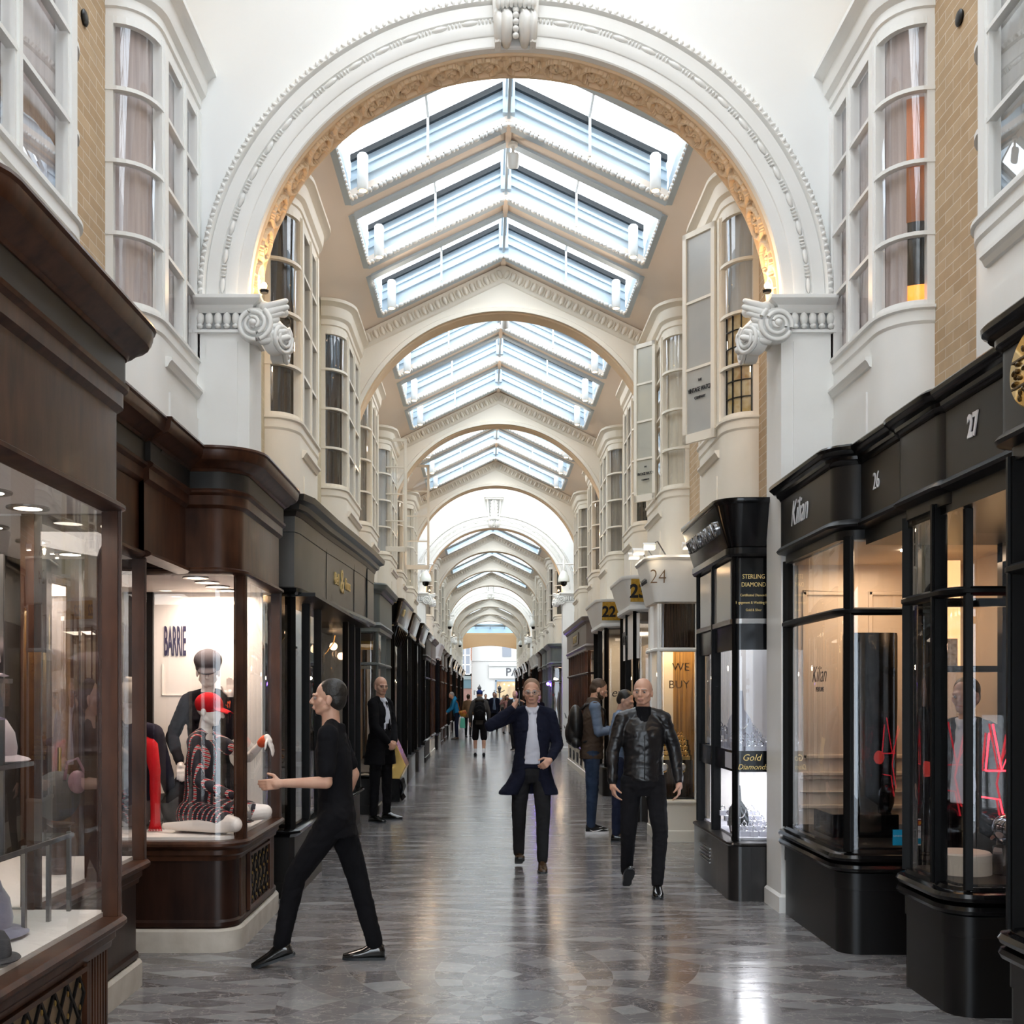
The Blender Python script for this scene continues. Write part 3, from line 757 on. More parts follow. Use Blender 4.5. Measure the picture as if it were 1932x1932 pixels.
# ---- open casements
def casement(name, label, p0, p1, z0, z1, n, mat, pane):
    t = thing(name, label, 'window', (p0[0], p0[1], z0)); a = Vector((*p0, 0)); b = Vector((*p1, 0)); u = (b-a).normalized(); L = (b-a).length; w = Vector((-u.y, u.x, 0))*.018
    def bar(mb, s0, s1, za, zb, th=1.0):
        v = [a+u*s0-w*th, a+u*s1-w*th, a+u*s1+w*th, a+u*s0+w*th]
        mb.add([(p.x, p.y, za) for p in v]+[(p.x, p.y, zb) for p in v], [(0, 1, 2, 3), (4, 5, 6, 7), (0, 1, 5, 4), (1, 2, 6, 5), (2, 3, 7, 6), (3, 0, 4, 7)])
    f = MB(); bar(f, 0, .045, z0, z1); bar(f, L-.045, L, z0, z1); bar(f, 0, L, z0, z0+.085); bar(f, 0, L, z1-.05, z1)
    for i in range(1, n): z = z0+.06+(z1-z0-.09)*i/n; bar(f, .04, L-.04, z-.012, z+.012, .7)
    f.build('sash_frame', mat, t, bevel=.004)
    g = MB(); v0, v1 = a+u*.03, a+u*(L-.03); g.add([(v0.x, v0.y, z0+.06), (v1.x, v1.y, z0+.06), (v1.x, v1.y, z1-.04), (v0.x, v0.y, z1-.04)], [(0, 1, 2, 3)])
    g.build('pane', pane, t); return t
FR = M('frosted_grey_pane', (.40, .41, .40), .22, var=(.50, .49, .45), scale=1.5)
FRC = M('frosted_cream_pane', (.55, .52, .42), .22, var=(.42, .42, .38), scale=1.2)
def vw(t, p0, p1, z, sz):
    c = ((p0[0]+p1[0])/2, (p0[1]+p1[1])/2-.022); rz = math.degrees(math.atan2(p1[1]-p0[1], p1[0]-p0[0])); rz = rz if abs(rz) < 90 else rz+180
    for txt, dz, k in (('THE', .085, .55), ('VINTAGE WATCH', 0, 1), ('COMPANY', -.075, .6)): text(t, txt, sz*k, (c[0], c[1], z+dz), rz, TXTK, sx=.62 if k == 1 else .8)
p0, p1 = (2.09, 10.16), (1.86, 10.50)
t = casement('open_casement', 'open casement of frosted grey panes with black lettering, nearest the carved archway', p0, p1, 4.02, 5.99, 3, CREAM, FR)
vw(t, p1, p0, 4.5, .06)
p0, p1 = (2.09, 13.75), (1.86, 13.99)
t = casement('open_casement', 'frosted open casement with black lettering, farther and smaller of the two', p0, p1, 4.08, 6.05, 4, CREAM, FRC)
vw(t, p1, p0, 4.42, .05)
t = casement('open_casement', 'empty open white casement on the hat shop side, nearer of two', (-1.93, 19.42), (-1.40, 19.50), 4.18, 6.15, 4, CREAM, GLASS)
t = casement('open_casement', 'empty open white casement on the hat shop side, farther and lower of two', (-1.62, 21.98), (-1.13, 22.02), 4.15, 6.22, 4, CREAM, GLASS)
t = casement('open_casement', 'distant open white casement on the perfume shop side beyond the dome cameras', (2.1, 41.2), (1.8, 41.35), 4.1, 6.1, 4, CREAM, GLASS)
# ---- small black wall vents on the brick
def vent(x, y, z, s, label):
    mb = MB(); R = Matrix.Rotation(-s*PI/2, 3, 'Y'); mb.lathe((x, y, z), [(.045, 0), (.05, .012), (.04, .02), (.01, .022)], 20, R)
    tag(mb.build('wall_vent', BLACKM, smooth=40, loc=(x, y, z)), label, 'vent')
vent(X0-2.72, 6.9, 5.86, -1, 'round black vent in brickwork on the hat shop side, near the cornice')
vent(X0+2.72, 6.9, 5.86, 1, 'round black vent high in brickwork on the perfume shop side')
vent(X0+2.72, 6.85, 3.62, 1, 'round black vent in brickwork just above the perfume shop fascia')
vent(X0+2.17, 9.25, 3.55, 1, 'small black vent on pale brick between archway pier and bay window')
# ---- ceiling cameras, dome cameras
for (x, y, z, lab) in ((.27, 11.35, 7.12, 'small white camera on the ridge between the first two roof lights'), (.27, 16.3, 7.12, 'small white camera on the ridge beyond the second archway')):
    t = thing('ceiling_camera', lab, 'camera', (x, y, z)); R = Matrix.Rotation(.5, 3, 'X')
    mb = MB(); mb.lathe((x, y, z), [(.05, -.08), (.06, -.06), (.06, .05), (.045, .07)], 14, R); mb.build('housing', WHITE, t, smooth=40)
    mb = MB(); mb.tube([(x, y, z+.05), (x, y, 7.3)], .018, 6); mb.lathe((x, y, 7.26), [(.05, 0), (.05, .03)], 10); mb.build('mount', WHITE, t)
    mb = MB(); mb.lathe(R @ Vector((0, 0, -.085))+Vector((x, y, z)), [(.035, 0), (.03, .01)], 12, R); mb.build('lens', GREYP, t)
def dome(s, Y, lab, proto=[None]):
    x = X0+s*1.86; z = 5.2
    if s in DM and Y > 50:
        return dup(DM[s], (x, Y, 4.9), lab)
    t = thing('dome_camera', lab, 'camera', (x, Y, 4.9)); DM[s] = t
    mb = MB(); mb.tube([W(s, 2.72 if Y < 31 else 2.18, Y, z), W(s, 1.70, Y, z)], .022, 8); mb.ball(W(s, 1.68, Y, z), .03); mb.tube([W(s, 2.15, Y, z-.25), W(s, 1.95, Y, z)], .012, 6); mb.build('arm', WHITE, t, smooth=60)
    mb = MB(); mb.lathe((x, Y, z), [(.01, .22), (.03, .18), (.02, .12), (.04, .08), (.03, 0), (.045, -.04), (.03, -.1), (.035, -.2)], 12); mb.build('finial', WHITE, t, smooth=60)
    mb = MB(); mb.lathe((x, Y, z-.48), [(.158, 0), (.162, .02), (.15, .10), (.125, .18), (.08, .25), (.04, .29)], 24); mb.build('housing', M('camera_white', (.72, .74, .70), .3), t, smooth=40)
    mb = MB(); mb.lathe((x, Y, z-.60), [(.01, 0), (.05, .01), (.085, .05), (.095, .12)], 18); mb.build('dome', BLACK, t, smooth=60)
    return t
DM = {}
for s in (-1, 1):
    dome(s, 30.0, 'white dome security camera on an arm, %s, nearest pair' % SIDE[s])
    dome(s, 49.5, 'smaller dome security camera on an arm, %s, second pair' % SIDE[s])
    dome(s, 68.0, 'tiny distant dome camera, %s, near the far exit' % SIDE[s])
# ================================================================ shopfronts
def bead(o, z, r=.012): return [(o, z-r), (o+r*.8, z-r*.6), (o+r, z), (o+r*.8, z+r*.6), (o, z+r)]
STY = {
 'mahogany': dict(base=[('plinth', STONE, [(-.1, 0), (.0, 0), (.0, .135), (-.01, .15), (-.1, .15)]),
                        ('stall_riser', MAHOGP, [(-.1, .15), (-.03, .15), (-.03, .155), (-.02, .165), (-.02, .19), (-.035, .205), (-.035, .60), (-.1, .60)]),
                        ('sill', MAHOG, [(-.1, .59), (-.02, .59), (-.015, .615), (.0, .63), (.0, .66), (.03, .675), (.045, .69), (.045, .705), (.03, .72), (-.1, .72)])],
   zs=.72, zg=2.47, frame=MAHOG, gl=[(.72, 2.47)],
   top=[('fascia_panel', WALN, [(-.06, 2.47), (.0, 2.47), (.0, 2.88), (-.06, 2.88)]),
        ('moulding', MAHOG, [(-.05, 2.44), (.02, 2.445), (.04, 2.455), (.04, 2.47), (.02, 2.482), (.002, 2.485), (.002, 2.865), (.01, 2.87), (.03, 2.885), (.03, 2.945), (.05, 2.96), (.055, 2.975), (.035, 2.99), (-.06, 2.99)]),
        ('sign_band', GREYB, [(-.06, 2.985), (.038, 2.985), (.038, 3.10), (-.06, 3.10)]),
        ('cornice', MAHOG, [(-.06, 3.095), (.045, 3.095), (.055, 3.11), (.08, 3.12), (.10, 3.14), (.135, 3.155), (.15, 3.18), (.155, 3.215), (.165, 3.225), (.16, 3.24), (-.3, 3.25)])]),
 'lacquer': dict(base=[('plinth', BLACKM, [(-.1, 0), (0, 0), (0, .41), (-.1, .41)]), ('vent_band', BLACKM, [(-.1, .41), (.008, .412), (.008, .52), (-.1, .53)]),
                       ('sill', BLACK, [(-.1, .52), (.012, .525), (.045, .535), (.055, .555), (.045, .575), (.02, .582), (.05, .60), (.058, .62), (.045, .64), (.01, .65), (.0, .67), (-.1, .675)])],
   zs=.66, zg=2.68, frame=BLACKP, gl=[(.66, 2.2), (2.2, 2.68)], tr=[2.2],
   top=[('fascia', BLACKM, [(-.06, 2.66), (.0, 2.66), (.0, 2.72), (.06, 2.735), (.07, 2.75), (.055, 2.77), (.035, 2.785), (.035, 3.14), (-.06, 3.14)]),
        ('cornice', BLACK, [(-.06, 3.13), (.04, 3.13), (.05, 3.15), (.065, 3.16), (.07, 3.18), (.095, 3.19), (.105, 3.205), (.12, 3.215), (.125, 3.235), (.11, 3.25), (-.3, 3.26)])]),
 'flared': dict(base=[('plinth', mat_wood('black_boarding', (.010, .009, .009), (.022, .019, .018), .3, .5, planks=.09), [(-.1, 0), (.04, 0), (.04, .44), (.055, .455), (.05, .47), (-.1, .49)])],
   zs=.48, zg=2.78, frame=BLACKP, gl=[(.48, 2.78)],
   top=[('fascia', BLACK, [(-.06, 2.80), (.045, 2.86), (.15, 3.20), (-.06, 3.2)]), ('fascia_moulding', BLACK, [(-.06, 2.76), (.045, 2.78), (.06, 2.80), (.06, 2.85), (-.06, 2.86)]),
        ('cornice', BLACK, [(-.06, 3.19), (.155, 3.19), (.165, 3.21), (.165, 3.235), (-.3, 3.25)])]),
 'white': dict(base=[('plinth', CREAM, [(-.1, 0), (.01, 0), (.01, .12), (0, .13), (0, .44), (-.1, .44)]), ('sill', CREAM, [(-.1, .43), (.02, .43), (.035, .45), (.03, .47), (-.1, .48)])],
   zs=.48, zg=2.70, frame=WHITE, gl=[(.48, 2.70)], tr=[2.18],
   top=[('fascia', WHITE, [(-.06, 2.70), (.03, 2.72), (.05, 2.80), (.13, 3.20), (-.06, 3.20)]), ('cornice', WHITE, [(-.06, 3.19), (.14, 3.19), (.155, 3.21), (.15, 3.235), (-.3, 3.25)])]),
 'bronze': dict(base=[('plinth', BLACKM, [(-.1, 0), (.02, 0), (.02, .12), (0, .13), (0, .50), (-.1, .50)]), ('sill', BLACK, [(-.1, .49), (.02, .50), (.05, .53), (.05, .55), (.02, .57), (-.1, .58)])],
   zs=.57, zg=2.55, frame=BLACKP, gl=[(.57, 2.55)], tr=[2.1],
   top=[('fascia', BLACKM, [(-.06, 2.53), (.03, 2.55), (.03, 2.60), (.06, 2.64), (.03, 2.68), (.03, 3.08), (-.06, 3.08)]), ('cornice', BLACK, [(-.06, 3.07), (.05, 3.08), (.07, 3.12), (.11, 3.14), (.13, 3.20), (.12, 3.22), (-.3, 3.24)])]),
}
STY['rosewood'] = dict(STY['bronze'], frame=MAHOG); STY['rosewood']['top'] = [('fascia', M('taupe_fascia', (.16, .13, .115), .4), STY['bronze']['top'][0][2]), ('cornice', M('taupe_fascia', (.16, .13, .115)), STY['bronze']['top'][1][2])]
STY['rosewood']['base'] = [('plinth', CREAM, STY['bronze']['base'][0][2]), ('sill', MAHOG, STY['bronze']['base'][1][2])]
STY['greyfront'] = dict(STY['bronze'], frame=GREYP); STY['greyfront']['top'] = [(a, GREYP, c) for a, b, c in STY['bronze']['top']]
STY['brown'] = dict(STY['bronze'], frame=MAHOG); STY['brown']['top'] = [(a, MAHOG, c) for a, b, c in STY['bronze']['top']]; STY['brown']['base'] = [(a, MAHOG, c) for a, b, c in STY['bronze']['base']]
STY['whitesign'] = dict(STY['flared']); STY['whitesign']['top'] = [('fascia', WHITE, STY['flared']['top'][0][2]), ('fascia_moulding', WHITE, STY['flared']['top'][1][2]), ('cornice', WHITE, STY['flared']['top'][2][2])]
def shop(label, s, y0, y1, d, style, dw=2.62, r=.14, posts=(), near=True, far=True, fl=LINEN, ceil=LINEN, back=DARKIN, db=2.9, side=None, sidenear=None, lights=0, power=0, lcol=(1, .8, .6), over=None, gl=None, tr=None, pw=.05, path=None, zg=None, soff=.10):
    st = STY[style]; zs = st['zs']; zg = st['zg'] if zg is None else zg
    t = thing('shopfront', label, 'shopfront', (X0+s*d, y0, 0))
    P = path or plan(dw, d, y0, y1, r, near=near, far=far)
    for nm, m, pr in st['base']+st['top']:
        m = (over or {}).get(nm, m)
        mb = MB(); sweep(mb, s, P, pr); mb.build(nm, m, t, smooth=32)
    tot = plen(P); fm = st['frame']
    q = sub
    pp = list(posts)
    if not pp:
        n0 = dw-d; pp = ([0.02, n0-.0] if near else [0.02])+([tot-n0, tot-.03] if far else [tot-.03])
        m_ = n0 if near else 0; n_ = tot-(n0 if far else 0); pp.append((m_+n_)/2)
    for c in pp:
        a, b = max(0, c-pw/2), min(tot, c+pw/2); mb = MB(); sweep(mb, s, sub(P, a, b), band(-.055, .012, zs, zg))
        sweep(mb, s, sub(P, a+.012, b-.012), band(0, .024, zs, zg)); mb.build('window_post', fm, t)
    for z in (st.get('tr', []) if tr is None else tr):
        mb = MB(); sweep(mb, s, P, [(-.045, z-.025), (.01, z-.025), (.028, z-.012), (.028, z+.008), (.01, z+.022), (-.045, z+.022)]); mb.build('transom', fm, t, smooth=40)
    for z0, z1 in (gl or st['gl']):
        mb = MB(); sweep(mb, s, P, [(-.02, z0-.01), (-.02, z1+.01)], close=False); mb.build('window_glass', GLASS, t, smooth=180)
    # display box
    O = offset(P, -.05)
    def slab(nm, z, m):
        pts = [W(s, a, b, z) for a, b in O]
        if not (near and far) or True:
            pts += [W(s, db, O[-1][1], z), W(s, db, O[0][1], z)]
        mb = MB(); mb.poly(pts, (0, 0, .02)); return mb.build(nm, m, t)
    slab('display_floor', zs, fl); slab('display_ceiling', zg-.03, ceil)
    x = X0+s*db; mb = MB(); mb.box((min(x, x+s*.03), y0+.03, zs), (max(x, x+s*.03), y1-.03, zg)); mb.build('back_panel', back, t)
    for yy, m in ((y1-soff, side), (y0+.03, sidenear)):
        if m is None: continue
        xa, xb = sorted((X0+s*(d+.10), x)); mb = MB(); mb.box((xa, yy, zs), (xb, yy+.03, zg)); mb.build('side_panel', m, t)
    for i in range(lights):
        yy = y0+(y1-y0)*(i+.6)/(lights+.2); 
        mb = MB(); mb.lathe(W(s, d+.32, yy, zg-.036), [(.055, 0), (.055, .006)], 18); mb.build('downlight', LAMP, t)
        mb = MB(); mb.lathe(W(s, d+.32, yy, zg-.038), [(.056, .008), (.056, 0), (.085, 0), (.085, .008)], 18); mb.build('downlight_rim', STEEL, t)
    if power: area('display_light', W(s, d+.42, (y0+y1)/2, zg-.06), (min(.5, db-d), (y1-y0)*.6), power, lcol)
    return t
def grille(t, x, y0, y1, z0, z1, s):
    mb = MB(); n = max(3, int((y1-y0)/.11)); m = 4
    for i in range(n):
        for dr in (-1, 1):
            pts = [(x, y0+(y1-y0)*(i+.5)/n+dr*.5*(y1-y0)/n*(1-abs((j/6) % 2-1))*.96, z0+(z1-z0)*j/(m*6)) for j in range(m*6+1)]
            mb.tube(pts, .007, 5)
    mb.build('grille', BLACKM, t, smooth=60)
    MB().box((x-.014, y0, z0), (x-.009, y1, z1)).build('grille_backing', M('umber_mesh_backing', (.22, .16, .10), .8), t)
    mb = MB()
    for (a, b, c, d) in ((y0-.03, y0, z0-.03, z1+.03), (y1, y1+.03, z0-.03, z1+.03), (y0, y1, z0-.03, z0), (y0, y1, z1, z1+.02)): mb.box((x-.014, a, c), (x+.012, b, d))
    mb.build('grille_frame', MAHOG, t)
    mb = MB()
    for i in range(n):
        for j in range(m): mb.ball((x+.006, y0+(y1-y0)*(i+.5)/n, z0+(z1-z0)*(j+.5)/m), (.005, .004, .012), None, 6, 4)
    mb.build('brass_studs', BRASS, t)
# ---------------- hat shop side
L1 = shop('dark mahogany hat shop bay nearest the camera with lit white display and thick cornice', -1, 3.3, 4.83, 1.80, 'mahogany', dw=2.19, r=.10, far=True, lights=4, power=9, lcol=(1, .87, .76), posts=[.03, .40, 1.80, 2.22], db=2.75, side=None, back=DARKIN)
grille(L1, -1.598, 3.55, 4.42, .23, .565, 1)
mb = MB()
for i in range(7): mb.box((-1.625, 4.50+i*.032, .2), (-1.603, 4.518+i*.032, .595))
mb.build('fluted_pilaster', MAHOG, L1)
L1b = shop('narrow recessed mahogany display window between the two hat shop bays', -1, 4.83, 6.42, 2.19, 'mahogany', dw=2.6, r=.06, near=False, lights=3, power=8, lcol=(1, .87, .76), db=2.9, back=DARKIN, posts=[.03, .8, 1.56, 1.95])
L2 = shop('mahogany bay with curved corner showing three mannequins and navy wall lettering', -1, 7.17, 8.72, 1.82, 'mahogany', dw=2.75, r=.17, lights=5, power=15, lcol=(1, .80, .66), db=3.2, side=LINEN, soff=.28, posts=[.03, .93+.08, .93+1.33, .93+1.33+.85], back=WARMIN)
grille(L2, -1.618, 7.60, 8.25, .23, .565, 1)
mb = MB()
for y in (7.36, 8.34):
    for i in range(5): mb.box((-1.64, y+i*.03, .2), (-1.622, y+.017+i*.03, .595))
mb.build('fluted_pilaster', MAHOG, L2)
text(L2, 'BARRIE', .31, (-2.36, 8.432, 2.06), 0, TXTN, sx=.17, depth=.002, off=.006)
mb = MB(); mb.box((-2.46, 8.43, 1.66), (-2.24, 8.438, 1.665)); mb.box((-2.46, 8.43, 1.66), (-2.455, 8.438, 1.9)); mb.build('wall_trim', LINEN, L2)
MB().box((-2.98, 8.40, .75), (-2.52, 8.435, 2.44)).build('dark_opening_sheet', BLACKM, L2)  # black sheet, its colour standing in for the unlit shop behind
t = thing('door_surround', 'recessed mahogany doorway between the hat shop bays under a dark sign board', 'doorway', (-2.2, 6.45, 0))
P = [(2.16, 6.30), (2.16, 7.17)]
for nm, m, pr in STY['mahogany']['top']: mb = MB(); sweep(mb, -1, P, pr); mb.build(nm, m, t, smooth=32)
mb = MB(); mb.box((-2.62, 6.5, 0), (-2.57, 6.58, 2.47)); mb.box((-2.62, 7.08, 0), (-2.57, 7.16, 2.47)); mb.box((-2.62, 6.5, 0), (-2.57, 7.16, .25)); mb.box((-2.62, 6.5, 2.38), (-2.57, 7.16, 2.47)); mb.build('door_frame', MAHOG, t)
MB().box((-2.60, 6.58, .25), (-2.59, 7.08, 2.38)).build('door_glass', GLASS, t)
mb = MB(); mb.tube([(-2.54, 6.62, .95), (-2.54, 6.62, 1.35)], .012, 8); mb.build('handle', BRASS, t)
mb = MB(); mb.poly([(-1.93, 6.5, 2.98), (-1.86, 6.5, 3.22), (-1.90, 6.5, 3.22), (-1.97, 6.5, 2.98)], (0, .52, 0))
tag(mb.build('sign_board', GREYB), 'plain dark sign board tilted over the doorway between hat shop bays', 'sign')
# watch shop, long dark fascia
def poly_shop(label, s, pts, style, **k): return shop(label, s, pts[0][1], pts[-1][1], k.pop('d'), style, path=pts, **k)
ov = {'fascia': GREYF, 'fascia_moulding': BLACK}
STY['watch'] = dict(STY['bronze'], zg=2.52, gl=[(.57, 2.52)], tr=[], base=STY['bronze']['base'])
STY['watch']['top'] = [('fascia', GREYF, [(-.06, 2.52), (.03, 2.52), (.03, 2.98), (-.06, 2.98)]), ('fascia_top', GREYF, [(-.06, 2.985), (.034, 2.985), (.04, 3.12), (-.06, 3.12)]),
    ('moulding', BLACK, [(-.06, 2.47), (.03, 2.48), (.055, 2.50), (.055, 2.53), (.03, 2.54), (-.06, 2.54)]), ('cornice', BRONZE, [(-.06, 3.11), (.045, 3.11), (.06, 3.15), (.09, 3.16), (.10, 3.2), (.15, 3.22), (.16, 3.27), (-.3, 3.29)])]
for nm, pts, lab, pw_ in (('a', [(2.6, 9.05), (1.79, 9.05), (1.77, 10.25), (1.95, 10.35), (2.05, 10.5)], 'black watch shop front beyond the mannequin window, nearer window', .3),):
    pass
Pw = [(2.6, 9.04), (1.80, 9.04), (1.78, 9.12), (1.74, 10.2), (1.68, 11.2), (1.62, 12.4), (1.60, 13.3), (1.75, 13.45), (2.3, 13.45)]
L3 = thing('shopfront', 'black watch shop with long grey metal fascia and gold lettering, beyond the mannequin window', 'shopfront', (-1.55, 9.04, 0))
for nm, m, pr in STY['watch']['top']: mb = MB(); sweep(mb, -1, Pw, pr); mb.build(nm, m, L3, smooth=32)
mb = MB()
for i, y in enumerate((10.3, 11.75, 12.6)): 
    a = [p for p in Pw]; dd = 1.74-(y-10.2)*.057; mb.box((-(dd+.02-.22)-.02, y, 2.54), (-(dd-.22)+.036, y+.012, 3.10))
mb.build('panel_joint', BLACK, L3)
for pts in ([(2.5, 9.10), (1.84, 9.10), (1.80, 9.16), (1.80, 10.55), (1.86, 10.62), (2.4, 10.62)], [(2.4, 12.2), (1.80, 12.2), (1.76, 12.27), (1.74, 13.35), (1.9, 13.42), (2.3, 13.42)]):
    for nm, m, pr in STY['watch']['base']: mb = MB(); sweep(mb, -1, pts, pr); mb.build(nm, m, L3, smooth=32)
    tt = plen(pts)
    for c in (.02, .70, tt*.52, tt-.62, tt-.03): mb = MB(); sweep(mb, -1, sub(pts, max(0, c-.03), min(tt, c+.03)), band(-.05, .015, .57, 2.5)); mb.build('window_post', BLACKP, L3)
    mb = MB(); sweep(mb, -1, pts, [(-.02, .56), (-.02, 2.52)], close=False); mb.build('window_glass', mat_glass('smoked_window_glass', (.75, .75, .75), boost=3), L3)
    O = offset(pts, -.05); mb = MB(); mb.poly([W(-1, a, b, .58) for a, b in O], (0, 0, .02)); mb.build('display_floor', BLACKM, L3)
MB().box((-2.42, 10.62, 0), (-2.38, 12.2, 2.5)).build('door_panel', BLACKM, L3)
MB().box((-2.9, 9.1, .6), (-2.85, 13.3, 2.5)).build('back_panel', DARKIN, L3)
MB().box((-2.6, 9.1, 2.47), (-1.4, 13.4, 2.5)).build('soffit', BLACKM, L3)
for tx, sz, yy, sx_ in (('Bell', .17, 10.78, .9), ('&', .34, 11.06, .8), ('Ross', .17, 11.36, .9)): text(L3, tx, sz, (X0-(1.71-(yy-10.7)*.055)+.036, yy, 2.78), 87, TXTG, sx=sx_, depth=.006)
point('watch_display_light', (-2.0, 9.9, 2.3), 5, (1, .6, .3)); point('watch_display_light', (-2.0, 11.5, 2.2), 5, (1, .6, .3))
# farther shops, hat shop side
def gshop(label, s, y0, y1, d, style, **k):
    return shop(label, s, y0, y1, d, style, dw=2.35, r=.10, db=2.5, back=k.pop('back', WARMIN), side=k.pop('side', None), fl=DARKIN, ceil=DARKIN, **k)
L4 = gshop('small silver-grey fascia shop just behind the guard, before the 51 sign', -1, 15.5, 17.6, 1.74, 'greyfront', power=4)
L5 = gshop('black corner shop lettered 51 in gold, beside a brass floor case', -1, 18.05, 20.5, 1.72, 'flared', over={'cornice': BRONZE}, power=8)
text(L5, '51', .30, (-1.80, 17.93, 3.03), 0, TXTG, sx=1.25, shear=.3, rx=107)
mb = MB(); mb.box((-2.1, 17.92, 3.15), (-1.45, 17.93, 3.165)); mb.box((-2.1, 17.96, 2.79), (-1.50, 17.97, 2.80)); mb.build('gilt_line', TXTG, L5)
text(L5, '1952', .18, (-1.385, 18.7, 3.03), 90, TXTG, sx=.8, rx=107)
mb = MB(); mb.box((-2.05, 18.02, 2.40), (-1.57, 18.03, 2.76)); mb.build('gold_curtain', BRASS, L5)
mb = MB()
for i in range(6): mb.cap((-1.46, 18.15+i*.33, 2.76), (-1.53, 18.15+i*.33, 2.50), .05, .03, 8)
mb.build('bracket', BLACK, L5, smooth=60)
gs = [(-1, 21.15, 23.2, 'flared', 'black shopfront with tilted glossy sign, first beyond the 51 sign'), (-1, 24.2, 26.5, 'flared', 'black shopfront with tilted glossy sign, second beyond the 51 sign'),
      (-1, 27.4, 29.8, 'bronze', 'dark shopfront with carved brackets, third beyond the 51 sign'), (-1, 30.5, 32.7, 'rosewood', 'brown shopfront under a violet-edged sign, fourth beyond the 51 sign'),
      (-1, 33.8, 36.0, 'whitesign', 'shopfront with tall pale sign, fifth beyond the 51 sign'), (-1, 37.0, 39.2, 'brown', 'red-brown timber shopfront, sixth beyond the 51 sign'),
      (-1, 40.1, 42.4, 'brown', 'dark panelled counter shop beside the man in blue jacket'), (-1, 43.2, 45.4, 'flared', 'small dark tilted sign shop behind the man in blue jacket'),
      (1, 33.5, 35.8, 'greyfront', 'grey shopfront just beyond the white pier, flowers and violet lights inside'), (1, 36.6, 38.9, 'greyfront', 'second grey shopfront beyond the white pier'),
      (1, 39.7, 41.9, 'brown', 'red-brown shopfront, third beyond the white pier'), (1, 42.7, 45.0, 'whitesign', 'shopfront with white hanging sign, fourth beyond the white pier'), (1, 46.0, 48.2, 'whitesign', 'shopfront with white sign, fifth beyond the white pier')]
for k in range(9):
    for s in (-1, 1):
        y = 46.2+k*3.05+(3 if s > 0 else 0)
        if y > 74: continue
        gs.append((s, y, y+2.3, 'flared' if k % 3 else 'brown', 'distant dark shopfront on the %s, %s before the far exit' % (SIDE[s], ORD[8-k])))
PRO = {}
for s, y0, y1, st, lab in gs:
    key = (s, st, round(y1-y0, 1))
    if key in PRO: dup(PRO[key], (PRO[key].location.x, y0, 0), lab)
    else: PRO[key] = gshop(lab, s, y0, y1, 1.74, st, back=WARMIN)
for y in (22, 28.6, 34.9, 41, 47, 55, 63, 71):
    for s in (-1, 1): point('shop_light', (X0+s*2.1, y, 2.2), 7, (1, .72, .45))
# ---------------- perfume shop side
R0 = shop('black lacquered corner shop at the frame edge with gold oval emblem', 1, 3.3, 4.83, 2.03, 'lacquer', dw=2.5, r=.08, back=DARKIN, db=3.0, posts=[.03, .5, 1.9, 2.3])
R0.location.z = 0
mb = MB(); R = Matrix.Rotation(-PI/2, 3, 'Y'); mb.grid([[(X0+2.03-.04-h, 4.46+.21*r*cos(2*PI*k/40), 2.985+.165*1.0*r*sin(2*PI*k/40)) for k in range(40)] for r, h in ((1, 0), (1, .012), (.95, .02), (.2, .02))], close_v=True, caps=True)
mb.build('emblem', GOLD, R0, smooth=40)
mb = MB()
random.seed(3)
for i in range(60):
    a = random.random()*6.28; q = .85*math.sqrt(random.random()); y, z = 4.46+.21*q*cos(a), 2.985+.165*q*sin(a)
    if abs(abs(z-2.985)-.055) < .012: continue
    mb.ball((X0+2.03-.06, y, z), (.01, .012, .016), Matrix.Rotation(random.random()*3, 3, 'X'), 6, 4)
for z in (2.93, 3.04): mb.box((X0+1.965, 4.28, z-.004), (X0+1.972, 4.64, z+.004))
mb.build('emblem_relief', M('dark_bronze_relief', (.10, .06, .02), .3, metal=.8), R0)
R1 = shop('black shop 27 front with slender posts, woman and red neon inside', 1, 5.72, 6.48, 2.18, 'lacquer', dw=3.0, r=.14, back=DARKIN, db=3.4, posts=[.03, .34, .74, .74+.25, .74+.72], pw=.045, fl=BLACKM, ceil=BLACKM)
R2 = shop('black perfume shop front with white script lettering, curved corner window and beige panelling', 1, 7.12, 8.56, 2.05, 'lacquer', dw=2.62, r=.13, back=BEIGE, db=3.35, side=BEIGE, fl=BLACKM, ceil=BEIGE, lights=0, power=9, lcol=(1, .72, .48), posts=[.03, .52, 1.90], pw=.06)
for t_, y0, y1 in ((R2, 8.40, 8.46),):
    mb = MB()
    for xa, xb in ((2.40, 2.78), (2.90, 3.45)):
        for z0, z1 in ((1.18, 2.45),):
            for a, b, c, e in ((xa, xb, z0, z0+.03), (xa, xb, z1-.03, z1), (xa, xa+.03, z0, z1), (xb-.03, xb, z0, z1)): mb.box((a, y0+.04, c), (b, y1+.01, e))
    for z, h, o in ((1.05, .03, .03), (1.02, .03, .02), (.92, .015, .015), (.80, .03, .02)): mb.box((2.38, 8.46-o, z), (3.55, 8.47, z+h))
    mb.build('wall_mouldings', BEIGE, t_, bevel=.006)
mb = MB(); mb.lathe((2.86, 7.55, 2.64), [(.05, 0), (.05, .01)], 16); mb.build('downlight', LAMP, R2)
text(R2, 'Kilian', .27, (2.225, 7.93, 2.97), -90, TXTW, sx=.7, shear=.45, off=-.004)
text(R2, 'Kilian', .16, (2.275, 7.62, 1.80), -90, TXTK, sx=.9, shear=.45, off=-.002, depth=.001); text(R2, 'PERFUME', .045, (2.275, 7.60, 1.70), -90, TXTK, depth=.001)
tf = thing('door_fascia', 'long black fascia over the perfume shop doorway numbered 26 and 27', 'fascia', (X0+2.2, 4.9, 2.6))
P = [(2.2, 4.85), (2.2, 7.12)]
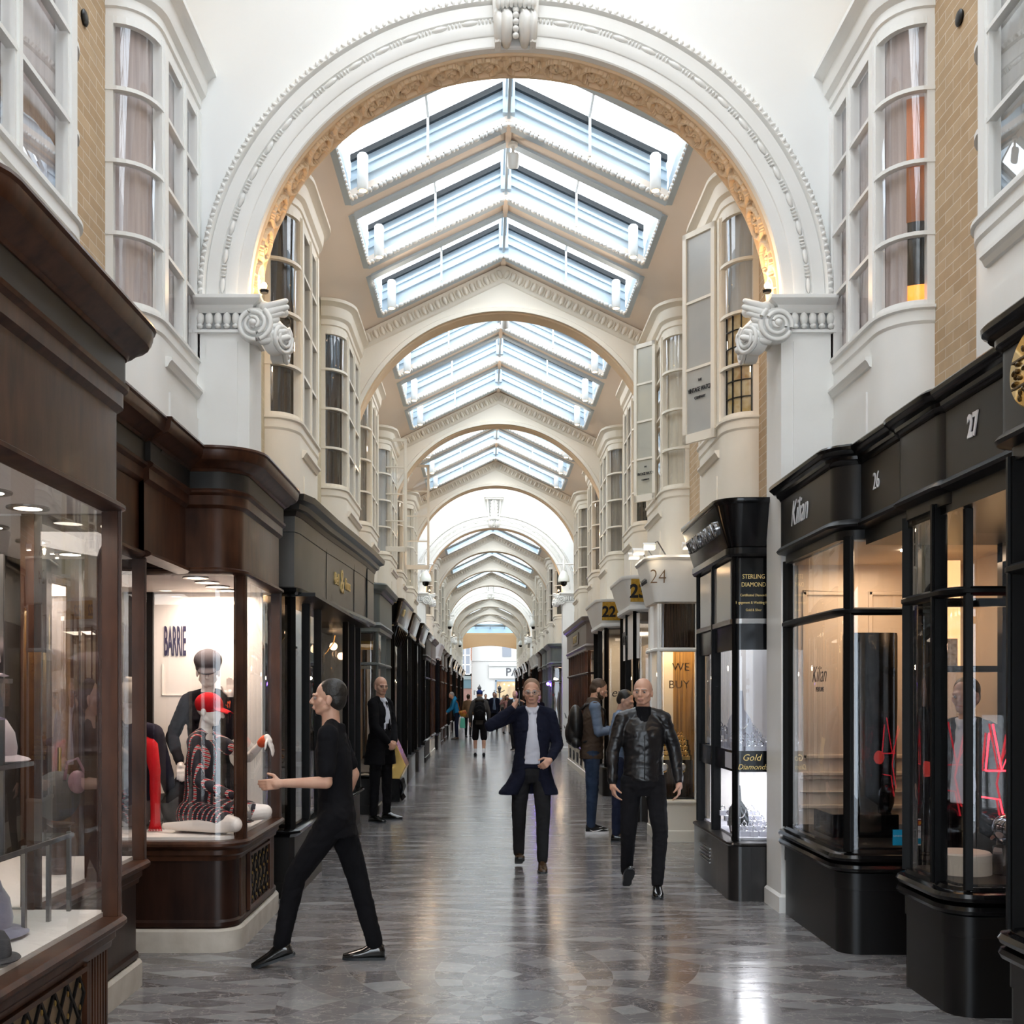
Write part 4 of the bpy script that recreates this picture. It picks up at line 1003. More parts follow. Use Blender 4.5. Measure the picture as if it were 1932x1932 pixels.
for nm, m, pr in STY['lacquer']['top']: mb = MB(); sweep(mb, 1, P, pr); mb.build(nm, m, tf, smooth=32)
text(tf, '26', .155, (X0+2.2-.04, 6.80, 2.97), -90, TXTW, sx=.75, off=-.003); text(tf, '27', .155, (X0+2.2-.04, 5.45, 2.98), -90, TXTW, sx=.75, off=.005)
MB().box((X0+2.2, 4.85, 2.62), (X0+3.3, 7.1, 2.66)).build('soffit', BLACKM, tf)
for (y0, y1, lab) in ((4.95, 5.62, 'black glazed shop door at the frame edge'), (6.52, 7.06, 'narrow black glazed door of the perfume shop')):
    t = thing('shop_door', lab, 'door', (X0+2.9, y0, 0)); x = X0+3.02
    mb = MB(); mb.box((x, y0, 0), (x+.05, y0+.07, 2.62)); mb.box((x, y1-.07, 0), (x+.05, y1, 2.62)); mb.box((x, y0, 0), (x+.05, y1, .2)); mb.box((x, y0, 2.5), (x+.05, y1, 2.62)); mb.build('door_frame', BLACK, t)
    MB().box((x+.02, y0+.07, .2), (x+.025, y1-.07, 2.5)).build('door_glass', GLASS, t)
    mb = MB(); mb.tube([(x-.04, y0+.1, .9), (x-.04, y0+.1, 1.3)], .012, 8); mb.build('handle', STEEL, t)
R3 = shop('glossy black jewellery bay with flared sign and bright white displays', 1, 9.0, 10.55, 1.78, 'flared', dw=2.12, r=.06, fl=M('pale_grey_velvet', (.5, .5, .55), .7), ceil=LINEN, back=M('white_display_back', (.92, .92, .95), .5), db=2.28, side=LINEN, lights=0, power=9, lcol=(.93, .95, 1), posts=[.03, .33, 1.1, 1.84], gl=[(.48, 1.05), (1.20, 2.05)])
for z0, z1, nm, m in ((1.04, 1.21, 'text_band', BLACK), (2.03, 2.79, 'upper_panel', BLACK)):
    P3 = plan(2.12, 1.78, 9.0, 10.55, .06); mb = MB(); sweep(mb, 1, P3, band(-.03, -.004, z0, z1)); mb.build(nm, m, R3, smooth=32)
mb = MB(); sweep(mb, 1, [(1.78, 9.12), (1.78, 10.4)], band(-.004, .002, 2.28, 2.76)); mb.build('upper_pane', M('grey_reflective_pane', (.30, .29, .27), .12, spec=.8), R3)
mb = MB(); sweep(mb, 1, P3, band(-.02, .02, 2.24, 2.28)); mb.build('transom', STEEL, R3)
mb = MB(); mb.poly([W(1, 1.78, 9.08, 1.06), W(1, 2.2, 9.08, 1.06), W(1, 2.2, 10.45, 1.06), W(1, 1.80, 10.45, 1.06)], (0, 0, .13)); mb.build('display_shelf', M('pale_grey_velvet', (.5, .5, .55)), R3)
area('display_light', W(1, 2.05, 9.7, 1.03), (.2, 1.1), 7, (.93, .95, 1))
text(R3, 'STERLING DIAMOND', .17, (X0+1.78-.105, 9.78, 3.03), -90, SILVER, sx=.8, depth=.015, rx=107)
for b_, z, sz in (('STERLING', 2.62, .052), ('DIAMOND', 2.555, .052), ('Certificated Diamonds', 2.47, .03), ('Engagement & Wedding Rings', 2.41, .03), ('Gold & Silver', 2.35, .03)): text(R3, b_, sz, (2.16, 9.0, z), 0, TXTG, sx=.8, depth=.001)
text(R3, 'Gold', .075, (2.14, 8.995, 1.155), 0, TXTG, shear=.3, depth=.002); text(R3, 'Diamonds', .06, (2.15, 8.995, 1.08), 0, TXTG, shear=.3, depth=.002)
mb = MB()
for i in range(5): mb.box((X0+1.78-.045-.004, 9.75, .19+i*.03), (X0+1.78-.04, 10.2, .20+i*.03))
mb.build('vent_slots', STEEL, R3)
EB = M('striped_ebony_veneer', (.012, .008, .006), .15, var=(.05, .03, .018), scale=5, stretch=(12, 12, .25), coat=.5)
ZE = M('striped_golden_veneer', (.42, .24, .07), .3, var=(.10, .05, .015), scale=5, stretch=(14, 14, .2), coat=.4)
R4 = shop('cream jewellery shop numbered 24 with lamps clipped to its flared white sign', 1, 12.62, 13.45, 1.72, 'white', dw=2.2, r=.07, fl=M('black_velvet', (.01, .01, .01), .8), ceil=LINEN, back=ZE, db=2.3, side=ZE, power=16, lcol=(1, .74, .4), posts=[.03, .46, .86, 1.29, 1.75], tr=[2.18])
P4 = plan(2.2, 1.72, 12.62, 13.45, .07); mb = MB(); sweep(mb, 1, sub(P4, .03, .44), band(-.025, -.01, 2.20, 2.70)); mb.build('upper_panel', EB, R4)
mb = MB(); sweep(mb, 1, sub(P4, .50, .84), band(-.025, -.012, 2.20, 2.70)); mb.build('white_pane', LINEN, R4)
text(R4, '24', .23, (1.93, 12.52, 2.99), 0, M('bronze_numerals', (.20, .12, .06), .4, metal=.4), sx=.85, off=-.004, rx=101)
text(R4, 'WE', .13, (2.22, 12.72, 1.98), 0, M('engraved_letters', (.10, .055, .02), .4)); text(R4, 'BUY', .13, (2.2, 12.72, 1.78), 0, M('engraved_letters', (.1, .055, .02)))
text(R4, 'The Harden Rose', .09, (X0+1.72-.10, 13.02, 2.98), -90, TXTK, sx=.7, rx=101)
CL_ = [(1.72+.0, 12.55, 3.33), (1.66, 13.0, 3.33), (1.66, 13.4, 3.33), (2.15, 12.5, 3.33)]
for i, (d_, y, z) in enumerate(CL_):
    lab = ['corner', 'middle', 'far', 'inner'][i]; t = thing('clip_lamp', 'small white clip lamp on the %s of the 24 sign' % lab, 'lamp', W(1, d_, y, 3.26))
    mb = MB(); R = Matrix.Rotation(.5, 3, 'X'); c = W(1, d_-.12, y-.1, z); mb.box((c[0]-.07, c[1]-.035, c[2]-.03), (c[0]+.07, c[1]+.035, c[2]+.03), R); mb.build('lamp_head', WHITE, t, bevel=.006)
    MB().box((c[0]-.055, c[1]-.03, c[2]-.04), (c[0]+.055, c[1]+.03, c[2]-.034)).build('lamp_tube', LAMP, t)
    mb = MB(); mb.tube([c, (c[0]+.1, c[1]+.05, c[2]+.06), (c[0]+.2, c[1]+.12, 3.25)], .008, 6); mb.build('arm', STEEL, t)
point('sign_lamp', W(1, 1.56, 12.35, 3.26), 1.2, (1, .75, .45), .04)
R5 = gshop('shop numbered 23 in black on gold, with narrow white side panel', 1, 14.7, 16.2, 1.73, 'whitesign', power=6)
P5 = plan(2.35, 1.73, 14.7, 16.2, .1)
mb = MB(); sweep(mb, 1, sub(P5, .55, 1.8), band(-.015, -.005, 2.15, 2.75)); mb.build('white_panel', LINEN, R5); text(R5, 'Mulberry', .26, (X0+1.73-.012, 15.6, 2.45), -90, TXTK, sx=.55)
GP = M('gold_leaf_panel', (.75, .46, .07), .35, metal=.3, var=(.5, .27, .03), scale=20)
def gold_sign(t, num, x, y):
    mb = MB(); xa = X0+1.67; xb = X0+2.33; mb.poly([(xa, y-.0, 2.89), (xb, y-.0, 2.89), (xb, y-.089, 3.18), (xa, y-.089, 3.18)], (0, -.008, 0)); mb.build('gold_panel', GP, t)
    text(t, num, .25, (x, y-.045, 3.02), 0, TXTK, sx=.9, rx=107, off=.008)
gold_sign(R5, '23', 1.99, 14.63)
R6 = gshop('dark green-black shop numbered 22 in gold, side window lit pale yellow', 1, 18.3, 20.2, 1.73, 'whitesign', side=CURT['cream'], power=10, over={'plinth': BLACKM})
gold_sign(R6, '22', 2.0, 18.23)
text(R6, 'ey', .2, (2.15, 18.42, 1.7), 0, TXTK, shear=.3)
R7 = shop('long brown timber shop with grey fascia, gold name plate and cream vented base', 1, 21.9, 27.2, 1.77, 'rosewood', dw=2.35, r=.08, db=2.5, back=WARMIN, fl=LINEN, ceil=DARKIN, side=LINEN, power=12, posts=[.03, .55, 1.1, 1.7, 2.3, 2.9, 3.5, 4.1, 4.7, 5.3])
mb = MB(); mb.box((X0+1.77-.05, 23.6, 2.75), (X0+1.77-.04, 25.2, 3.0)); mb.build('name_plate', MAHOG, R7); text(R7, 'PICKETT', .22, (X0+1.77-.055, 24.4, 2.87), -90, TXTG, sx=1.2)
mb = MB()
for i in range(5): mb.box((X0+1.75-.006, 22.1+i*1.0, .2), (X0+1.75, 22.4+i*1.0, .42))
mb.build('base_vent', BLACKM, R7)
# flowers and violet lights in the grey shop
t = thing('flower_display', 'red and green flower wall with violet lights in the grey shop window', 'flower display', (2.05, 33.9, .6))
mb = MB(); mr = MB(); random.seed(5)
for i in range(260):
    p = (random.uniform(1.99, 2.04), random.uniform(33.55, 35.7), random.uniform(.65, 2.4)); (mb if i % 3 else mr).ball(p, (.02, .05, .05), Matrix.Rotation(random.random()*3, 3, 'X'), 6, 4)
mb.build('foliage', M('leaf_green', (.05, .10, .03), .6), t); mr.build('blossom', M('red_blossom', (.5, .03, .05), .5), t)
for x, y, lab in ((2.02, 33.62, 'nearer'), (1.97, 34.6, 'farther')):
    MB().ball((x-.06, y, 1.98 if y < 34 else 2.02), (.05, .05, .05)).build('violet_lamp', VIOL, t)
point('violet_light', (1.6, 33.8, 2.0), 12, (.25, .1, 1), .05)
mb = MB(); mb.poly([(2.32, 11.6, 0), (2.42, 12.55, 0), (2.9, 12.55, 0), (2.9, 11.6, 0)], (0, 0, .025)); tag(mb.build('doormat', M('coir_mat', (.20, .13, .07), .9, var=(.14, .09, .05), scale=40)), 'brown coir doormat at the doorway behind the black jewellery bay', 'doormat')
for (s, y0, y1, st, lab) in ((1, 10.6, 12.58, 'w', 'cream glazed door between the black jewellery bay and shop 24'), (1, 13.5, 14.65, 'd', 'dark glazed door between shops 24 and 23'), (1, 16.25, 18.25, 'd', 'dark glazed door between shops 23 and 22'), (1, 20.25, 21.85, 'd', 'dark glazed door between shop 22 and the brown shop'), (-1, 13.5, 15.45, 'd', 'dark glazed door beside the guard'), (-1, 20.55, 21.1, 'd', 'dark narrow door past the 51 shop')):
    x = X0+s*2.25; t = thing('shop_door', lab, 'door', (x, y0, 0)); fm = CREAM if st == 'w' else BLACK
    xa, xb = sorted((x, x+s*.05)); mb = MB(); mb.box((xa, y0, 0), (xb, y0+.08, 2.7)); mb.box((xa, y1-.08, 0), (xb, y1, 2.7)); mb.box((xa, y0, 0), (xb, y1, .3)); mb.box((xa, y0, 2.45), (xb, y1, 3.1))
    mb.build('door_frame', fm, t); MB().box((x+s*.02, y0+.08, .3), (x+s*.025, y1-.08, 2.45)).build('door_glass', GLASS, t)
    mb = MB(); mb.tube([(x-s*.04, y0+.12, .9), (x-s*.04, y0+.12, 1.2)], .012, 8); mb.build('handle', BRASS, t)
# brass floor case beside the 51 shop
t = thing('brass_case', 'sloping brass and gold display case low against the 51 shop', 'display case', (-1.35, 17.6, 0))
x0, x1 = -1.62, -1.30
mb = MB(); mb.poly([(x0, 17.3, .36), (x1-.05, 17.3, .36), (x1+.05, 17.3, .56), (x0+.18, 17.3, .98), (x0, 17.3, .98)], (0, .7, 0)); mb.build('case_body', GOLD, t, bevel=.01)
mb = MB(); mb.poly([(x0, 17.33, 0), (x1-.05, 17.33, 0), (x1-.05, 17.33, .36), (x0, 17.33, .36)], (0, .64, 0))
for i in range(6): mb.tube([(x1-.04, 17.38+i*.1, .34), (x1-.01, 17.38+i*.1, .2), (x1-.05, 17.38+i*.1, .1), (x1-.01, 17.38+i*.1, .02)], .02, 6)
mb.build('base', BLACK, t, smooth=40)
# ================================================================ street beyond
MB().box((-30, 80.4, -.14), (30, 120, -.02)).build('street', M('pale_paving', (.22, .215, .21), .8), kind='structure')
t = thing('building', 'pale stone building across the street with shop windows and a lettered sign', 'building', (3, 95, 0)); PS = M('portland_stone', (.34, .335, .32), .8)  # plain pale stone in its own even colour
mb = MB(); mb.box((-1.25, 95, -.1), (12, 97, 14)); mb.build('facade', PS, t)
mb = MB(); mb.box((.2, 94.7, 4.15), (9, 95, 4.3)); mb.box((.2, 94.85, 3.1), (9, 95, 4.15)); mb.box((-1.6, 94.8, 6.3), (-.3, 95, 6.6)); mb.box((-1.25, 94.9, 4.6), (12, 95, 4.7)); mb.build('cornice', PS, t)
text(t, 'PATISSERIE', .95, (1.62, 94.82, 3.62), 0, M('grey_stone_letters', (.03, .03, .035), .5), off=.01, align='LEFT')
GD = M('blue_grey_frame', (.12, .17, .22), .4)
mb = MB(); mb.box((.75, 94.9, 0), (.85, 94.99, 2.95)); mb.box((2.6, 94.9, 0), (2.7, 94.99, 2.95)); mb.box((.75, 94.9, 1.35), (7, 94.99, 1.45)); mb.box((.75, 94.9, 2.85), (7, 94.99, 2.98)); mb.build('shop_window_frame', GD, t)
MB().box((.85, 94.93, 0), (7, 94.98, 2.85)).build('shop_window', M('warm_cafe_window', (.16, .12, .08), .3, var=(.42, .30, .16), scale=1.2), t)
for x in (1.35, 3.3): MB().box((x, 94.95, 4.95), (x+.75, 95.02, 7.5)).build('window', M('dull_window_glass', (.13, .14, .16), .3), t)
for i in range(5):
    mb = MB(); mb.ball((1.1+i*.4, 94.88, 2.5+.1*(i % 2)), .05); mb.build('cafe_lamp', LAMPW, t)
t = thing('building', 'brick building across the street with white sash window and dark signboard', 'building', (-6, 94, 0))
mb = MB(); mb.box((-14, 94, -.1), (-1.25, 97, 14)); mb.build('facade', mat_brick('red_london_brick', (.36, .16, .10), (.28, .12, .08), (.55, .5, .42), .25, .09, 0), t)
mb = MB(); mb.box((-2.9, 93.85, 3.3), (-1.26, 94, 4.6)); mb.box((-14, 93.85, 3.3), (-1.26, 94, 3.5)); mb.build('white_stone_band', PS, t)
for x0, x1 in ((-2.3, -1.85), (-1.75, -1.4)):
    mb = MB(); mb.box((x0, 93.7, 3.4), (x1, 93.8, 6.6)); mb.build('sash_window', M('dull_window_glass', (.3, .33, .36), .2), t)
    mb = MB()
    for z in (3.4, 4.2, 5.0, 5.8, 6.55): mb.box((x0-.04, 93.64, z), (x1+.04, 93.7, z+.07))
    for x in (x0-.04, x1): mb.box((x, 93.64, 3.4), (x+.04, 93.7, 6.6))
    mb.build('sash_bars', WHITE, t)
mb = MB(); mb.box((-7, 93.7, 2.25), (-1.3, 93.84, 3.0)); mb.build('signboard', M('slate_green_sign', (.03, .06, .07), .4), t); text(t, 'BELLEVILLE', .62, (-3.55, 93.69, 2.62), 0, M('cream_letters', (.7, .62, .42), .5), off=.01)
mb = MB(); mb.box((-7, 93.78, 0), (-1.3, 93.9, 2.25)); mb.build('shop_window', M('brown_shop_window', (.12, .06, .045), .3), t); MB().box((-7, 93.6, 3.0), (-1.3, 93.84, 3.3)).build('blind_box', GREYP, t)
def street_lamp(x, y, label):
    t = thing('street_lamp', label, 'lamp post', (x, y, 0)); mb = MB()
    mb.lathe((x, y, 0), [(.14, 0), (.15, .3), (.08, .4), (.06, 1.2), (.09, 1.3), (.05, 1.4), (.05, 1.9), (.12, 2.0)], 12); mb.build('post', BLACKM, t, smooth=40)
    mb = MB(); mb.lathe((x, y, 2.0), [(.08, 0), (.17, .25), (.05, .4), (.03, .5)], 8); mb.tube([(x-.4, y, 1.7), (x-.4, y, 2.05), (x-.2, y, 1.95), (x, y, 1.85), (x+.2, y, 1.95), (x+.4, y, 2.05)], .035, 6); mb.build('lantern', BLACKM, t, smooth=40)
street_lamp(-.55, 86, 'black ornate iron lamp in the street near the cap wearer'); street_lamp(1.0, 86, 'black ornate iron lamp in the street before the pale building')
# ================================================================ goods in the windows
LIL = M('lilac_grey_felt', (.25, .24, .33), .95, var=(.22, .21, .30), scale=30, sheen=.5); PINK = M('dusty_pink_wool', (.55, .42, .46), .95, var=(.48, .36, .40), scale=25, sheen=.4)
NAVY = M('navy_felt', (.03, .035, .08), .9); MAUVE = M('pale_mauve_felt', (.48, .40, .42), .9, sheen=.4); DKH = M('charcoal_felt', (.05, .05, .055), .9)
def hat(name, label, x, y, z, kind, m, sc=1., rz=0):
    t = thing(name, label, 'hat', (x, y, z), group=None); mb = MB(); b2 = MB()
    if kind == 'flat':
        mb.grid([[(x+sc*rr*cos(a)*1.05, y+sc*rr*sin(a), z+sc*h) for a in [2*PI*k/20 for k in range(20)]] for rr, h in ((.08, .0), (.10, .02), (.125, .06), (.12, .10), (.08, .135), (.02, .14))], close_v=True, caps=True)
        b2.grid([[(x+sc*(.05+q*.10)*(1), y+sc*w*(1-q*.4), z+sc*(.03-.02*q)+dz) for w, dz in ((-.08, 0), (0, .008), (.08, 0), (0, -.004))] for q in (0, .5, 1)], close_v=True, caps=True)
    elif kind in ('dome', 'ears'):
        mb.lathe((x, y, z+.02*sc), [(.105*sc, 0), (.11*sc, .04*sc), (.10*sc, .10*sc), (.07*sc, .15*sc), (.02*sc, .165*sc)], 22)
        if kind == 'ears':
            for q in (-.04, .045): mb.lathe((x+q*sc, y+.0, z+.13*sc), [(.045*sc, 0), (.03*sc, .05*sc), (.004, .105*sc)], 10)
        b2.lathe((x, y, z), [(.15*sc, .004), (.16*sc, .01), (.15*sc, .018), (.108*sc, .03*sc), (.10*sc, .03*sc), (.10*sc, 0)], 24)
    elif kind == 'brim':
        mb.lathe((x, y, z+.02), [(.09*sc, 0), (.095*sc, .05*sc), (.085*sc, .11*sc), (.05*sc, .13*sc)], 22)
        b2.lathe((x, y, z), [(.19*sc, .0), (.195*sc, .008), (.10*sc, .03), (.09*sc, .02)], 28)
    mb.build('crown', m, t, smooth=60); b2.build('brim', m, t, smooth=60); return t
rack = thing('display_rack', 'slim black-posted rack with glass shelves in the nearest hat shop window', 'display rack', (-1.85, 3.6, .74))
for y in (3.75, 4.02, 4.28, 4.52, 4.74): MB().box((-1.79, y, .74), (-1.775, y+.02, 1.08)).build('post', STEEL, rack)
for y in (3.75, 4.25): MB().box((-1.86, y, 1.06), (-1.845, y+.015, 2.2)).build('post', STEEL, rack)
GE = M('green_edged_glass', (.35, .42, .40), .05, spec=.7)
for z, y1, x0 in ((1.06, 4.76, -2.2), (1.38, 4.5, -2.2), (1.71, 4.3, -2.2)):
    mb = MB(); mb.box((x0, 3.6, z), (-1.775 if z < 1.1 else -1.84, y1, z+.012)); mb.build('glass_shelf', mat_glass('shelf_glass', (.82, .88, .86), boost=2), rack)
    mb = MB(); mb.box((-1.775 if z < 1.1 else -1.84, 3.6, z-.004), (-1.765 if z < 1.1 else -1.83, y1, z+.014)); mb.build('shelf_rail', STEEL, rack)
hat('flat_cap', 'dusty pink flat cap on the topmost glass shelf', -1.97, 4.16, 1.722, 'flat', PINK, 1.1)
hat('flat_cap', 'lilac cap just below the pink one in the nearest window', -1.98, 4.22, 1.56, 'flat', M('lilac_wool', (.42, .36, .48), .95), .95)
hat('felt_hat', 'pale mauve domed hat on the middle glass shelf', -1.98, 4.42, 1.392, 'dome', MAUVE, 1.0)
hat('felt_hat', 'navy hat at the frame edge on the middle shelf', -1.98, 3.98, 1.392, 'dome', NAVY, .8)
hat('felt_hat', 'lilac-grey felt hat with two pointed ears on the window floor', -1.93, 4.22, .745, 'ears', LIL, 1.15)
hat('brimmed_hat', 'wide brimmed lilac hat on the low glass shelf', -2.0, 4.0, 1.075, 'brim', M('lilac_grey_light', (.38, .36, .46), .9), 1.0)
hat('felt_hat', 'small charcoal hat at the very edge of the nearest window floor', -1.70, 3.82, .745, 'dome', DKH, .6)
t = thing('handbag', 'grey feathered handbag with pink handle on a brown stand in the recessed window', 'handbag', (-2.2, 5.75, .74))
mb = MB(); mb.lathe((-2.2, 5.75, .74), [(.05, 0), (.05, .02), (.045, .24), (.07, .26)], 14); mb.build('stand', MAHOG, t, smooth=40)
mb = MB(); mb.ball((-2.22, 5.75, 1.14), (.12, .09, .13), None, 16, 10); mb.build('bag_body', M('grey_feather', (.10, .095, .09), .8, var=(.05, .045, .045), scale=10, stretch=(1, 1, .2)), t, smooth=180)
mb = MB(); mb.tube([(-2.16, 5.70, 1.23), (-2.14, 5.68, 1.32), (-2.08, 5.66, 1.34), (-2.04, 5.66, 1.26)], .008, 6); mb.ball((-2.08, 5.66, 1.22), (.05, .03, .06)); mb.build('handle', M('dusky_pink_satin', (.35, .2, .24), .4), t, smooth=60)
# jewellery blocks
def jewel(name, label, group, loc, mblk, mring):
    t = thing(name, label, 'jewellery', loc, group=group); x, y, z = loc
    mb = MB(); k = 1.5; mb.poly([(x-.02*k, y-.02*k, z), (x+.02*k, y-.02*k, z), (x+.02*k, y+.02*k, z), (x-.02*k, y+.02*k, z)], (0, 0, .028*k)); mb.build('block', mblk, t)
    mb = MB(); mb.tube([(x+.019*cos(a), y-.006, z+.060+.019*sin(a)) for a in [2*PI*k/8 for k in range(9)]], .0045, 5); mb.ball((x, y-.006, z+.084), .0085, None, 6, 4); mb.build('ring', mring, t); return t
random.seed(11); GB = M('pale_grey_block', (.55, .55, .62), .5); BV = M('black_velvet', (.01, .01, .01)); p0 = None
for zb, n0, wh in ((1.20, 8, 'upper'), (.50, 5, 'lower')):
    for i in range(n0):
        for j in range(5):
            x = X0+1.86+j*.062+random.uniform(-.012, .012); y = 9.16+i*.14+random.uniform(-.03, .03); z = zb+.0+(i*.028 if i < 6 else 0)
            lab = 'silver ring on a grey block, one of many in the %s white display' % wh; g = 'rings on blocks in the %s display' % wh
            p0 = jewel('ring_block', lab, g, (x, y, z), GB, SILVER) if p0 is None else dup(p0, (x, y, z), lab, g)
            for c in p0.children: pass
p1 = None
for i in range(5):
    for j in range(7):
        x = 1.98+j*.052+random.uniform(-.01, .01); y = 12.78+i*.07; z = .92+i*.055
        lab = 'gold ring on a dark block, one of many in the shop 24 window'
        p1 = jewel('gold_ring_block', lab, 'gold rings in the shop 24 window', (x, y, z), BRASS, GOLD) if p1 is None else dup(p1, (x, y, z), lab)
t = thing('display_plinth', 'dark striped plinth under the gold rings in shop 24', 'plinth', (2.15, 12.9, .5)); mb = MB()
for i in range(5): mb.box((1.94, 12.74+i*.07, .5), (2.36, 12.74+i*.07+.07, .92+i*.055))
mb.build('stepped_block', EB, t)
for x, lab in ((2.03, 'round gold watch, nearer the corner, below the gold rings'), (2.24, 'round gold watch, farther from the corner, below the gold rings')):
    tt = thing('gold_watch', lab, 'watch', (x, 12.71, .80)); mb = MB(); mb.lathe((x, 12.73, .84), [(.04, 0), (.045, .01), (.035, .018)], 18, Matrix.Rotation(PI/2, 3, 'X')); mb.build('watch_face', SILVER, tt); mb = MB(); mb.tube([(x+.03, 12.735, .8), (x, 12.74, .78), (x-.03, 12.735, .8)], .01, 6); mb.build('strap', GOLD, tt)
for x, y, z, sc, lab in ((2.18, 9.55, 1.2, 1, 'tall pale necklace bust in the upper white display'), (2.12, 9.35, .5, .8, 'dark necklace bust in the lower white display')):
    t = thing('necklace_bust', lab, 'display bust', (x, y, z)); mb = MB()
    mb.grid([[(x+w*cos(a)*sc, y+dd+.03*sin(a)*sc, z+h*sc) for a in [2*PI*k/14 for k in range(14)]] for w, h, dd in ((.09, 0, 0), (.11, .12, .01), (.10, .25, .03), (.04, .34, .05), (.035, .44, .05), (.03, .5, .05))], close_v=True, caps=True)
    mb.build('bust', GB if sc == 1 else BV, t, smooth=60); mb = MB(); mb.tube([(x+.06*cos(a)*sc, y-.035, z+(.26+.09*sin(a))*sc) for a in [PI+PI*k/10 for k in range(11)]], .006, 6); mb.build('necklace', SILVER, t)
# bracelets and gold branch in the watch shop
random.seed(4); p2 = None
for i in range(26):
    x = -1.98+random.uniform(-.25, .14); y = 10.75+random.uniform(0, .5) if i < 13 else 9.3+random.uniform(0, 1); z = 1.02+.05*random.randrange(4)
    lab = 'dark gold bracelet on the watch shop stand'
    if p2 is None:
        p2 = thing('bracelet', lab, 'bracelet', (x, y, z), group='bracelets in the watch shop'); mb = MB(); mb.tube([(x+.04*cos(a), y, z+.04*sin(a)) for a in [2*PI*k/14 for k in range(15)]], .009, 6); mb.build('band', M('dark_copper', (.45, .22, .10), .25, metal=1), p2, smooth=180)
    else: dup(p2, (x, y, z), lab)
t = thing('bracelet_stand', 'long low dark stand holding the bracelets in the watch shop', 'display stand', (-1.98, 10.8, .6)); MB().box((-2.3, 10.66, 0), (-1.80, 11.4, .98)).build('stand', BLACKM, t); MB().box((-2.25, 9.25, .6), (-1.83, 10.4, .98)).build('tray', BLACKM, t)
t = thing('gilt_branch', 'branching gold ornament hanging in the watch shop doorway window', 'ornament', (-1.9, 10.7, 2.3)); mb = MB(); random.seed(9)
p = Vector((-1.86, 10.75, 2.40)); 
for b_ in range(7):
    q = Vector(p)+Vector((random.uniform(-.05, .05), 0, -.1*b_)); pts = [tuple(q)]
    for i in range(6): q += Vector((random.uniform(-.07, .07), random.uniform(-.02, .02), -random.uniform(.03, .1))); pts.append(tuple(q))
    mb.tube(pts, [.010, .009, .008, .007, .006, .004, .003], 5)
mb.build('branch', GOLD, t, smooth=60)
# perfume shop interior
t = thing('display_pillar', 'tall rounded glossy black pillar on a black pedestal in the perfume window', 'display', (2.72, 7.9, .3))
mb = MB(); mb.box((2.38, 7.66, .66), (2.84, 8.1, .84)); mb.build('pedestal', BLACK, t, bevel=.006)
rows = []
for z, w in ((.84, .13), (.90, .155), (1.1, .17), (1.6, .18), (2.08, .18), (2.10, .175)):
    rows.append([(2.72+w*(abs(cos(a))**.5)*(1 if cos(a) > 0 else -1), 7.9+.11*(abs(sin(a))**.5)*(1 if sin(a) > 0 else -1), z) for a in [2*PI*k/28 for k in range(28)]])
mb = MB(); mb.grid(rows, close_v=True, caps=True); mb.build('pillar', BLACK, t, smooth=50)
t = thing('neon_script', 'scrawled red neon handwriting beside the black pillar', 'neon sign', (2.5, 8.0, 1.2)); random.seed(21); mb = MB()
for k_ in range(5):
    z = 1.72-.155*k_; pts = []
    for i in range(26): pts.append((2.585+.0016*i+.006*sin(i*1.4), 8.05-.006*i, z+.028*sin(i*1.3+k_)*(1 if i % 6 else 1.9)+.002*i))
    mb.tube(pts, .0032, 5)
mb.build('tube', NEON, t, smooth=180)
t = thing('neon_sign', 'angular red neon frame with chrome skull-like orb at the frame edge', 'neon sign', (2.85, 6.15, .7))
mb = MB()
for pts in ([(2.78, 6.2, 1.24), (2.90, 6.2, 1.24)], [(2.94, 6.2, 1.42), (2.87, 6.2, 1.24), (2.82, 6.2, 1.5)], [(2.78, 6.25, 1.09), (2.86, 6.2, 1.08), (2.89, 6.2, .93)], [(2.94, 6.15, 1.44), (2.885, 6.15, 1.16), (2.94, 6.15, .90)], [(2.80, 6.2, 1.45), (2.78, 6.2, 1.24)]): mb.tube(pts, .005, 6)
mb.build('tube', NEON, t, smooth=60)
mb = MB(); mb.box((2.77, 6.22, .9), (2.98, 6.225, 1.55)); mb.build('clear_panel', GLASS, t)
mb = MB(); mb.ball((2.87, 6.1, .93), (.095, .095, .085), None, 20, 14); mb.lathe((2.87, 6.1, .66), [(.09, 0), (.09, .17)], 18); mb.build('orb', M('dark_chrome', (.25, .25, .28), .06, metal=1), t, smooth=50)
point('neon_glow', (2.80, 6.0, 1.2), .25, (1, .08, .06), .05)
t = thing('round_plinth', 'low cream round plinth on the floor of shop 27 window', 'plinth', (2.65, 6.1, .66)); MB().lathe((2.63, 6.15, .67), [(.15, 0), (.15, .12), (.14, .13)], 28).build('drum', BEIGE, t, smooth=40)
t = thing('lit_shelf_niche', 'amber-lit shelf niche with perfume boxes behind shop 27 glass', 'shelf', (3.1, 7.6, 1.7))
MB().box((2.96, 7.75, 1.86), (3.30, 7.78, 2.6)).build('lit_panel', M('amber_lit_panel', (1, .62, .28), .5, emit=.75), t); MB().box((2.9, 7.55, 1.82), (3.5, 7.75, 1.86)).build('shelf', BLACKM, t)
